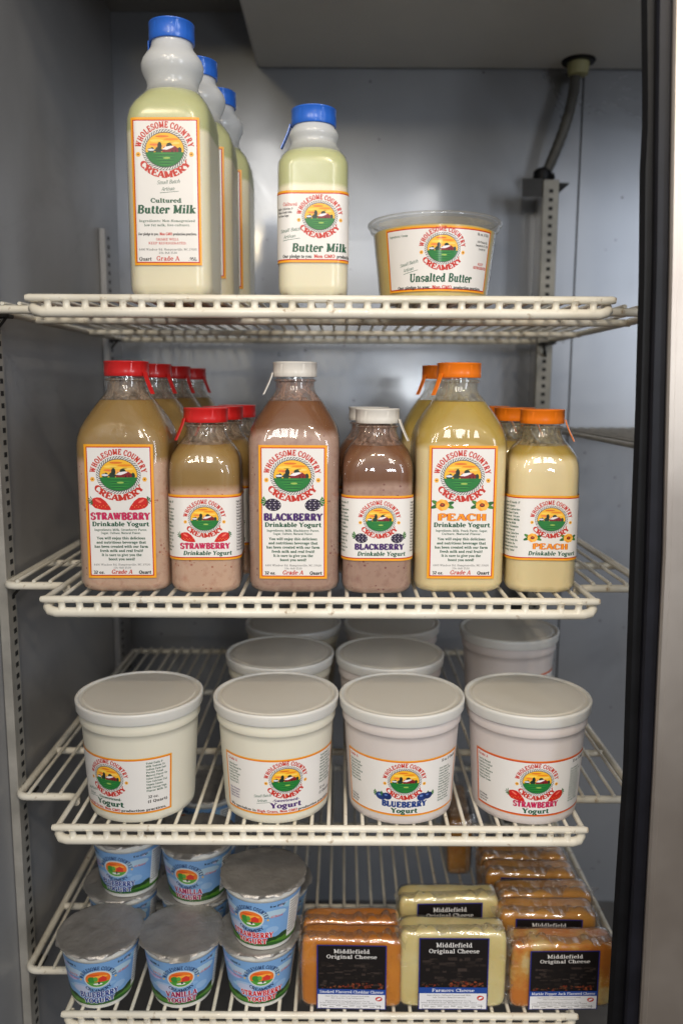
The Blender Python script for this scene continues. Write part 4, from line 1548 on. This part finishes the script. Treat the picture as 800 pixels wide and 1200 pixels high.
# ------------------------------------------------------------------ reach-in cooler
Z = lambda h: EYE - h
def make_cooler():
    root = empty("refrigerated_cabinet", (0, 1.0, .55), "grey reach-in cooler cabinet with steel frame holding the wire shelves", "refrigerator")
    root.location = (0, 0, 0)
    XL, XR, YF, YB, ZB, ZT = -.362, 1.02, .70, 1.372, Z(.92), Z(-.578)
    def part(name, mat, fill, parent=root, smooth=True, sharp=35):
        m = MB(); fill(m)
        return m.build(name, mat, parent, smooth, sharp)
    part("back_panel", M['back_wall'], lambda m: (m.box(XL - .03, YB, ZB - .02, .3745, YB + .03, ZT + .02), m.box(.3775, YB, ZB - .02, XR + .03, YB + .03, ZT + .02)))
    part("panel_seam", M['seam'], lambda m: m.box(.3743, YB + .002, ZB, .3777, YB + .02, ZT))
    part("side_panel", M['side_wall'], lambda m: m.box(XL - .03, .20, ZB - .02, XL, YB - .001, ZT + .02))
    part("side_panel", M['side_wall'], lambda m: m.box(XR, YF + .05, ZB - .02, XR + .03, YB - .001, ZT + .02))
    part("ceiling_panel", M['ceiling'], lambda m: m.box(XL, .70, ZT, XR, YB - .001, ZT + .03))
    part("floor_panel", M['floor'], lambda m: m.box(XL, .70, ZB - .03, XR, YB - .001, ZB))
    # evaporator housing hanging under the ceiling
    hz = Z(-.497)
    h = part("evaporator_housing", M['housing'], lambda m: m.rbox(-.136, .62, hz, .95, YB - .002, ZT - .001, .004))
    part("vent_slot", M['slot'], lambda m: [m.box(.318 + k * .0105, 1.105, hz - .0006, .325 + k * .0105, 1.121, hz + .002) for k in range(5)], h)
    part("screw", M['slot'], lambda m: m.lathe([(.0042, hz - .0012), (.0042, hz + .001)], 16, cx=.372, cy=1.09), h)
    # drain fitting and hose
    dx, dy = .357, 1.335
    g = part("drain_fitting", M['black'], lambda m: m.lathe([(.013, hz - .004), (.024, hz - .0035), (.0255, hz - .001), (.024, hz + .001)], 40, cx=dx, cy=dy))
    part("drain_plug", M['grommet'], lambda m: m.lathe([(.010, hz - .022), (.0145, hz - .0205), (.016, hz - .012), (.0165, hz - .003)], 32, cx=dx, cy=dy), g)
    hose = []
    for k in range(25):
        f = k / 24
        x = dx - .0035 - .040 * f ** 1.5
        hose.append((x, dy + .004 - .014 * math.sin(f * 3.1), hz - .018 - .148 * f))
    part("drain_hose", M['hose'], lambda m: m.tube(hose, .0078, 14, radii=[.0078 + .0006 * (k % 2) for k in range(25)]))
    e = hose[-1]
    part("hose_clamp", M['black'], lambda m: (m.lathe([(.006, e[2] - .012), (.0125, e[2] - .010), (.0145, e[2] - .002), (.0135, e[2] + .006), (.009, e[2] + .010)], 28, cx=e[0] - .004, cy=e[1]),
                                              m.tube([(e[0] + .003, e[1], e[2] - .004), (e[0] + .014, e[1] - .004, e[2] - .001)], .0048, 10),
                                              m.tube([(e[0] - .001, e[1] - .003, e[2] - .01), (e[0] + .0, e[1] - .006, e[2] - .075)], .0016, 8)))
    # pilasters with their rows of slots
    def pilaster(x0, x1, y0, y1, z0, z1, face, pitch=.0127, mat=None):
        p = part("shelf_pilaster", mat or M['post'], lambda m: m.rbox(x0, y0, z0, x1, y1, z1, .0008))
        def slots(m):
            k = 0
            z = z0 + .01
            while z < z1 - .01:
                if face == 'x':
                    m.box(x1 - .001, (y0 + y1) / 2 - .0035 + .004, z, x1 + .0004, (y0 + y1) / 2 + .0035 + .004, z + .0052)
                elif face == 'y':
                    m.box((x0 + x1) / 2 - .0030, y0 - .0004, z, (x0 + x1) / 2 + .0030, y0 + .001, z + .0052)
                z += pitch
        part("slot_row", M['slot'], slots, p)
        return p
    pilaster(XL + .0005, XL + .010, .842, .866, ZB, Z(-.30), 'x')
    pilaster(XL + .0005, XL + .010, 1.262, 1.286, ZB, Z(-.235), 'x', mat=M['side_wall'])
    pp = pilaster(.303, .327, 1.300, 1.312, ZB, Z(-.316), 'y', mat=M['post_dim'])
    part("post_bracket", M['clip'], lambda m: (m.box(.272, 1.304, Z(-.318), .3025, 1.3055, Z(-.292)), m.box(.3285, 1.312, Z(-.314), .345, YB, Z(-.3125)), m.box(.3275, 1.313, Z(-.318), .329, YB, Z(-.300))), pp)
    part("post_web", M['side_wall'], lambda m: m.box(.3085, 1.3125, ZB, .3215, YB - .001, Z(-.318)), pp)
    # black mullion jamb with gasket lip, stainless face
    rj = lambda z: .0
    zlo, zhi = Z(.95), Z(-.62)
    def jamb(m):
        pts = [(-.5, .2250), (-.306, .2346), (-.236, .2395), (-.21, .2409), (-.177, .2410), (-.09, .2452), (.016, .2485), (.133, .2508), (.338, .2560), (.45, .2552), (.6, .2552), (.95, .256)]
        V, F = [], []
        zs = [(-.62, .2250)] + pts
        for h_, x in zs:
            z = Z(h_)
            V += [(x + .0035, .697, z), (x, .701, z), (x + .009, .722, z), (x + .014, .730, z), (.320, .730, z), (.320, .697, z)]
        for i in range(len(zs) - 1):
            for j in range(6):
                F.append((i * 6 + j, i * 6 + (j + 1) % 6, i * 6 + 6 + (j + 1) % 6, i * 6 + 6 + j))
        F += [tuple(range(5, -1, -1)), tuple(range(len(V) - 6, len(V)))]
        m.add(V, F)
    part("door_gasket", M['black'], jamb, sharp=20)
    XS = .2735
    def strip(m):
        V = []
        for h_, x in ((-.62, .2300), (-.30, .2442), (-.109, .2537), (.138, .262), (.33, .2665), (.583, .268), (.95, .269)):
            z = Z(h_)
            V += [(x, .6915, z), (x + .0015, .6895, z), (x + .03, .6895, z), (x + .03, .697, z), (x, .697, z)]
        F = [(k * 5 + j, k * 5 + (j + 1) % 5, k * 5 + 5 + (j + 1) % 5, k * 5 + 5 + j) for k in range(6) for j in range(5)] + [(4, 3, 2, 1, 0), (30, 31, 32, 33, 34)]
        m.add(V, F)
    part("jamb_trim", M['black2'], strip, sharp=20)
    def face(m):
        V = []
        for h_, x in ((-.62, .240), (-.30, .2548), (-.108, .2641), (.138, .2740), (.33, .2775), (.583, .2800), (.95, .281)):
            z = Z(h_)
            V += [(x, .6885, z), (x - .0005, .6845, z), (x + .0012, .6825, z), (x + .0052, .6825, z), (x + .0062, .6845, z), (x + .12, .6845, z), (x + .12, .6885, z)]
        n = 7
        F = [(k * n + j, k * n + (j + 1) % n, k * n + n + (j + 1) % n, k * n + n + j) for k in range(6) for j in range(n)] + [tuple(range(n - 1, -1, -1)), tuple(range(6 * n, 7 * n))]
        m.add(V, F)
    part("steel_frame", M['steel'], face, sharp=25)
    return root

SHELF_XL, SHELF_XR, LIP_L, LIP_R, YL, YW, YR = -.350, .325, -.285, .245, .765, .835, 1.335
def make_shelf(h, lab):
    """cream coated wire shelf; z is the centre of the wires' top line"""
    root = empty("wire_shelf", (0, 0, Z(h)), lab, "shelf", "wire shelves in the cooler")
    pitch = .01705
    nw = int((LIP_R - LIP_L) / pitch)
    p = (LIP_R - LIP_L) / nw
    wr, rr = .0020, .0042
    m = MB()
    # wires of the narrow front part: bend down over the front rail
    for i in range(nw + 1):
        x = LIP_L + i * p
        if i in (0, nw):
            continue
        m.tube([(x, YR, 0), (x, YL + .004, 0), (x, YL + .001, -.0005), (x, YL - .0010, -.0035), (x, YL - .0010, -.0135)], wr, 8)
    # wires of the side parts
    k = 1
    while LIP_L - k * p > SHELF_XL + .006:
        m.tube([(LIP_L - k * p, YR, 0), (LIP_L - k * p, YW + .002, 0), (LIP_L - k * p, YW - .0035, -.0004)], wr, 8); k += 1
    k = 1
    while LIP_R + k * p < SHELF_XR - .006:
        m.tube([(LIP_R + k * p, YR, 0), (LIP_R + k * p, YW + .002, 0), (LIP_R + k * p, YW - .0035, -.0004)], wr, 8); k += 1
    m.build("wire_deck", M['wire'], root, sharp=70)
    # outline frame
    def rounded(pts, r=.010, n=6):
        out = []
        P = [Vector(q) for q in pts]
        for i, q in enumerate(P):
            a, b = P[i - 1], P[(i + 1) % len(P)]
            u, v = (a - q).normalized(), (b - q).normalized()
            s, e = q + u * r, q + v * r
            for t in range(n + 1):
                f = t / n
                out.append(s * (1 - f) ** 2 + q * 2 * f * (1 - f) + e * f * f)
        return out
    m = MB()
    zf = -.0058
    loop = [(SHELF_XL, YW, zf), (LIP_L + .004, YW, zf), (LIP_L, YL + .010, zf), (LIP_R, YL + .010, zf), (LIP_R - .004, YW, zf), (SHELF_XR, YW, zf), (SHELF_XR, YR, zf), (SHELF_XL, YR, zf)]
    m.tube(rounded([(SHELF_XL, YR, zf), (SHELF_XL, YW, zf), (LIP_L + .002, YW, zf), (LIP_L + .002, YL + .012, zf)], .012)[7:-7], rr, 10)
    m.tube(rounded([(LIP_R - .002, YL + .012, zf), (LIP_R - .002, YW, zf), (SHELF_XR, YW, zf), (SHELF_XR, YR, zf)], .012)[7:-7], rr, 10)
    m.tube([(LIP_L + .002, YL - .001, -.001), (LIP_L + .002, YW + .02, -.001), (LIP_L + .002, YR, -.001)], .0028, 10)
    m.tube([(LIP_R - .002, YL - .001, -.001), (LIP_R - .002, YW + .02, -.001), (LIP_R - .002, YR, -.001)], .0028, 10)
    m.tube([(SHELF_XL, YW + .01, zf), (SHELF_XL, YR, zf)], rr, 10)
    m.tube([(SHELF_XR, YW + .01, zf), (SHELF_XR, YR, zf)], rr, 10)
    m.tube([(SHELF_XL - .002, YR, zf), (SHELF_XR + .002, YR, zf)], rr, 10)
    m.tube([(SHELF_XL - .001, .952, zf - .001), (SHELF_XR + .001, .952, zf - .001)], rr, 10)
    m.tube([(SHELF_XL - .001, 1.15, zf - .001), (SHELF_XR + .001, 1.15, zf - .001)], rr * .9, 10)
    m.build("outer_frame", M['wire'], root, sharp=70)
    # front lip: top rail, bottom rail, corners
    m = MB()
    m.tube([(LIP_L - .003, YL, -.0018), (LIP_L, YL, -.0018), (LIP_R, YL, -.0018), (LIP_R + .003, YL, -.0018)], .0036, 12, radii=[.0028, .0036, .0036, .0028])
    zb = -.0144
    m.tube([(LIP_L + .002, YL + .012, -.006), (LIP_L + .0025, YL + .004, -.011), (LIP_L + .006, YL, zb + .0014), (LIP_L + .012, YL - .0004, zb), (LIP_R - .012, YL - .0004, zb), (LIP_R - .006, YL, zb + .0014), (LIP_R - .0025, YL + .004, -.011), (LIP_R - .002, YL + .012, -.006)], .0048, 14)
    for i in range(1, nw):   # thick coating pooled where each wire meets the rails
        x = LIP_L + i * p
        m.tube([(x, YL + .0004, -.0030), (x, YL + .0004, -.0050), (x, YL + .0002, -.0072), (x, YL + .0002, -.0095), (x, YL + .0004, -.0118)], .003, 12, radii=[.0052, .0038, .0032, .0037, .0054])
    m.build("front_rail", M['wire'], root, sharp=70)
    # clips that hook the shelf onto the pilasters
    for x, y, s in ((SHELF_XL - .004, .858, 1), (SHELF_XL - .004, 1.274, 1), (.316, 1.297, 0)):
        m = MB()
        if s:
            m.rbox(x - .006, y - .008, -.0125, x + .016, y + .008, -.0085, .001)
            m.rbox(x - .0065, y - .003, -.024, x - .002, y + .003, -.004, .0008)
            m.tube([(x + .014, y - .004, -.010), (x + .002, y, -.022)], .0016, 6)
        else:
            m.rbox(x - .012, y - .024, -.013, x + .010, y + .002, -.0095, .001)
            m.tube([(x - .010, y - .022, -.011), (x, y, -.030)], .002, 6)
        m.build("shelf_clip", M['clip'], root, sharp=40)
    return root
# ------------------------------------------------------------------ build and place
cooler = make_cooler()
HS = [-.083, .1985, .4335, .6418]
shelf_labels = ["cream wire shelf holding the buttermilk and the butter tub, topmost", "cream wire shelf holding the row of drinkable yogurt bottles",
                "cream wire shelf holding the large white yogurt tubs", "cream wire shelf holding the small cups and cheese blocks, lowest"]
for h, l in zip(HS, shelf_labels):
    make_shelf(h, l)
# part of a shelf in the neighbouring bay
def side_shelf(h):
    root = empty("wire_shelf", (0, 0, Z(h)), "grey wire shelf in the neighbouring bay, far right behind the peach bottles", "shelf")
    m = MB()
    for i in range(38):
        x = .352 + i * .0166
        m.tube([(x, YR, 0), (x, .80, 0)], .0019, 6)
    m.build("wire_deck", M['post'], root, sharp=70)
    m = MB()
    m.tube([(.345, .80, -.004), (.345, YR, -.004)], .0034, 8)
    for y in (.80, .952, 1.15, YR):
        m.tube([(.343, y, -.0048), (.98, y, -.0048)], .0032, 8)
    m.build("outer_frame", M['post'], root, sharp=70)
side_shelf(.060)
RT = .0020   # wires' top above the shelf origin
def put(root, x, y, h, rz=0.0, lift=0.0):
    root.location = (x, y, Z(h) + RT + lift)
    root.rotation_euler = (0, 0, R(rz))
    return root

# --- top shelf: buttermilk and butter
q = milk_bottle('quart', milk_quart_label(), "tall quart of buttermilk with blue cap, frontmost of its row on the top shelf", "quart buttermilk bottles")
put(q, -.1590, .815, HS[0], -1)
put(copy_tree(q), -.1510, .903, HS[0], 1)["label"] = "quart of buttermilk with blue cap, middle one of the row on the top shelf"
put(copy_tree(q), -.1430, .990, HS[0], 0)["label"] = "quart of buttermilk with blue cap, rearmost of the row on the top shelf"
q = milk_bottle('pint', milk_pint_label(), "short pint bottle of buttermilk with blue cap and wraparound label")
put(q, -.0275, .808, HS[0], 0)
put(butter_tub(), .0905, .845, HS[0], 0)

# --- second shelf: drinkable yogurt
liq = {
    'sq': liquid("strawberry_drink_quart", PINK, PINK2, AMBER, .1300), 'sp': liquid("strawberry_drink_pint", PINK, PINK2, AMBER, .1030),
    'bq': liquid("blackberry_drink_quart", PURP, PURP2, BROWN, .1560, .004), 'bp': liquid("blackberry_drink_pint", PURP, PURP2, BROWN, .1080, .004),
    'pq': liquid("peach_drink_quart", PEACH, None, GOLD, .1430, .0045), 'pp': liquid("peach_drink_pint", PEACH, None, GOLD, .1330, .003)}
res = {'s': residue("pink_neck_residue", (.55, .42, .32, 1), .34), 'b': residue("brown_neck_residue", (.45, .28, .22, 1), .45), 'p': residue("cream_neck_residue", (.60, .52, .34, 1), .28)}
rows = [
    ('quart', 'STRAWBERRY', 'sq', 's', 'red', -.2120, .818, 1.5, 62, 3, .090, "strawberry", "red"),
    ('pint', 'STRAWBERRY', 'sp', 's', 'red', -.1330, .806, 2, -60, 2, .074, "strawberry", "red"),
    ('quart', 'BLACKBERRY', 'bq', 'b', 'white', -.0462, .818, 0, -75, 0, .09, "blackberry", "white"),
    ('pint', 'BLACKBERRY', 'bp', 'b', 'white', .0347, .806, 0, 70, 1, .074, "blackberry", "white"),
    ('quart', 'PEACH', 'pq', 'p', 'orange', .1155, .822, 0, -58, 1, .092, "peach", "orange"),
    ('pint', 'PEACH', 'pp', 'p', 'orange', .1970, .812, -3, 72, 2, .074, "peach", "orange")]
for size, fl, lk, rk, capc, x, y, rz, tab, nb, pitch, word, cw in rows:
    art = quart_label(fl) if size == 'quart' else pint_label(fl, {'STRAWBERRY': 1.5, 'BLACKBERRY': 1.5, 'PEACH': 6.0}[fl])
    adj = "tall quart" if size == 'quart' else "short pint"
    b = yogurt_bottle(size, fl, (liq[lk], res[rk]), M[capc], art, "%s bottle of %s drinkable yogurt with %s cap, front of the second shelf" % (adj, word, cw),
                      "%s %s yogurt bottles in a row" % (size, word) if nb else None, tab)
    put(b, x, y, HS[1], rz)
    dirx = {'sq': .004, 'sp': .006, 'bp': -.006, 'pq': -.006, 'pp': -.012}.get(lk, 0)
    names = {1: ["directly behind the front one"], 2: ["directly behind the front one", "rearmost of its row"], 3: ["directly behind the front one", "third from the front", "rearmost of its row"]}.get(nb, [])
    for k in range(nb):
        c = copy_tree(b)
        put(c, x + dirx * (k + 1), y + pitch * (k + 1), HS[1], rz + random.uniform(-3, 3))
        c["label"] = "%s bottle of %s drinkable yogurt, %s cap, %s" % (adj, word, cw, names[k])

# --- third shelf: quart tubs
tg = "large yogurt tubs"
u = quart_tub(tub_label('Unsweetened'), -24, M['tub_cream'], "white yogurt tub labelled unsweetened in green, leftmost of the front tubs", tg)
s = quart_tub(tub_label('Sweetened'), 12, M['tub_cream'], "white yogurt tub labelled sweetened in purple, second front tub from the left", tg)
b = quart_tub(tub_label('BLUEBERRY'), -1, M['tub_lilac'], "pinkish yogurt tub with a blueberry label, third front tub from the left", tg)
r = quart_tub(tub_label('STRAWBERRY'), -1, M['tub_lilac'], "pinkish yogurt tub with a strawberry label, rightmost of the front tubs", tg)
put(u, -.2095, .8195, HS[2]); put(s, -.0672, .8195, HS[2]); put(b, .0638, .8190, HS[2], 0); put(r, .1950, .8195, HS[2])
c = put(copy_tree(s), -.0735, .955, HS[2], 20); c["label"] = "white lidded tub behind the sweetened yogurt tub, second row"
c = put(copy_tree(s), -.0650, 1.087, HS[2], -30); c["label"] = "white lidded tub behind the sweetened yogurt tub, rearmost row"
c = put(copy_tree(b), .0590, .955, HS[2], 15); c["label"] = "white lidded tub behind the blueberry yogurt tub, second row"
c = put(copy_tree(b), .0695, 1.087, HS[2], -25); c["label"] = "white lidded tub behind the blueberry yogurt tub, rearmost row"
c = put(copy_tree(r), .2240, 1.060, HS[2], 38); c["label"] = "greyish lidded tub standing far behind the front strawberry tub"

# --- bottom shelf: small cups
rc = .0315 + .0322 / .068 * .0095
art = {f: cup_print(f, 2 * math.pi * rc * 1000 * .98, 52.5) for f in ('BLUEBERRY', 'VANILLA', 'STRAWBERRY')}
cg = "small foil lidded yogurt cups"
cb = yogurt_cup('BLUEBERRY', art['BLUEBERRY'], "small blueberry yogurt cup with foil lid, leftmost in the front", cg, 0, 1)
cv = yogurt_cup('VANILLA', art['VANILLA'], "small vanilla yogurt cup with foil lid, in front between blueberry and strawberry", cg, 0, 2)
cs = yogurt_cup('STRAWBERRY', art['STRAWBERRY'], "small strawberry yogurt cup, lower of the front stacked pair", cg, 0, 3)
put(cb, -.2545, .799, HS[3], 10); put(cv, -.1680, .800, HS[3], 8); put(cs, -.0855, .802, HS[3], 9)
c = put(copy_tree(cs), -.0800, .797, HS[3], -16, .0696); c["label"] = "small strawberry yogurt cup standing on top of another strawberry cup"
c = put(copy_tree(cb), -.2540, .890, HS[3], 0); c["label"] = "small blueberry yogurt cup, lower of the stacked pair behind the front blueberry cup"
c = put(copy_tree(cb), -.2440, .884, HS[3], -10, .0696); c["label"] = "small blueberry yogurt cup, upper of the pair just under the third shelf"
c = put(copy_tree(cv), -.1670, .882, HS[3], 5); c["label"] = "small vanilla yogurt cup, lower of the stacked pair behind the front vanilla cup"
c = put(copy_tree(cv), -.1625, .870, HS[3], -10, .0696); c["label"] = "small vanilla yogurt cup, upper of the pair just under the third shelf"
c = put(copy_tree(cs), -.0780, .895, HS[3], 5); c["label"] = "small yogurt cup on the shelf behind the front strawberry cups"
c = put(copy_tree(cb), -.1740, .985, HS[3], 30); c["label"] = "small yogurt cup further back, lower, glimpsed through the third shelf"
c = put(copy_tree(cb), -.1700, .983, HS[3], -30, .0696); c["label"] = "small yogurt cup further back, upper, glimpsed through the third shelf"

# --- cheeses
smoked = cheese_block(M['cheddar'], cheese_label("Smoked Flavored Cheddar Cheese", 1), "orange smoked cheddar block with dark label, leftmost cheese in the front", "smoked cheddar blocks", .1040, .0790, .026, 1)
put(smoked, .0130, .784, HS[3], -1)
c = put(copy_tree(smoked), .0125, .813, HS[3], 1); c["label"] = "smoked cheddar block standing directly behind the front smoked one"
farm = cheese_block(M['farmers'], cheese_label("Farmers Cheese", 2), "pale yellow farmers cheese block with dark label, front middle", "farmers cheese blocks", .1110, .0875, .028, 2)
put(farm, .1180, .785, HS[3], 0)
c = put(copy_tree(farm), .1205, .843, HS[3], 2); c["label"] = "pale yellow farmers cheese block behind the front one"
marb = cheese_block(M['marble'], cheese_label("Marble Pepper Jack Flavored Cheese", 3), "marbled orange and cream pepper jack block, front right", "orange cheese blocks in the right row", .1080, .0730, .030, 3)
put(marb, .2325, .787, HS[3], 1)
mk = cheese_block(M['dark_cheddar'], cheese_label("Marble Pepper Jack Flavored Cheese", 4), "browner pepper jack block directly behind the front marbled one", "orange cheese blocks in the right row", .1050, .0800, .030, 4)
put(mk, .2265, .828, HS[3], -1)
for k, (x, y, rz, l) in enumerate(((.2320, .863, 1, "third orange cheese block from the front in the right row"), (.2250, .903, -2, "fourth orange cheese block from the front in the right row"),
                                   (.2240, .937, 0, "rearmost orange cheese block in the right row"))):
    c = put(copy_tree(mk), x, y, HS[3], rz); c["label"] = l
c = put(copy_tree(mk), .1600, 1.06, HS[3], 88); c["label"] = "brown cheese block turned sideways behind the farmers cheese"
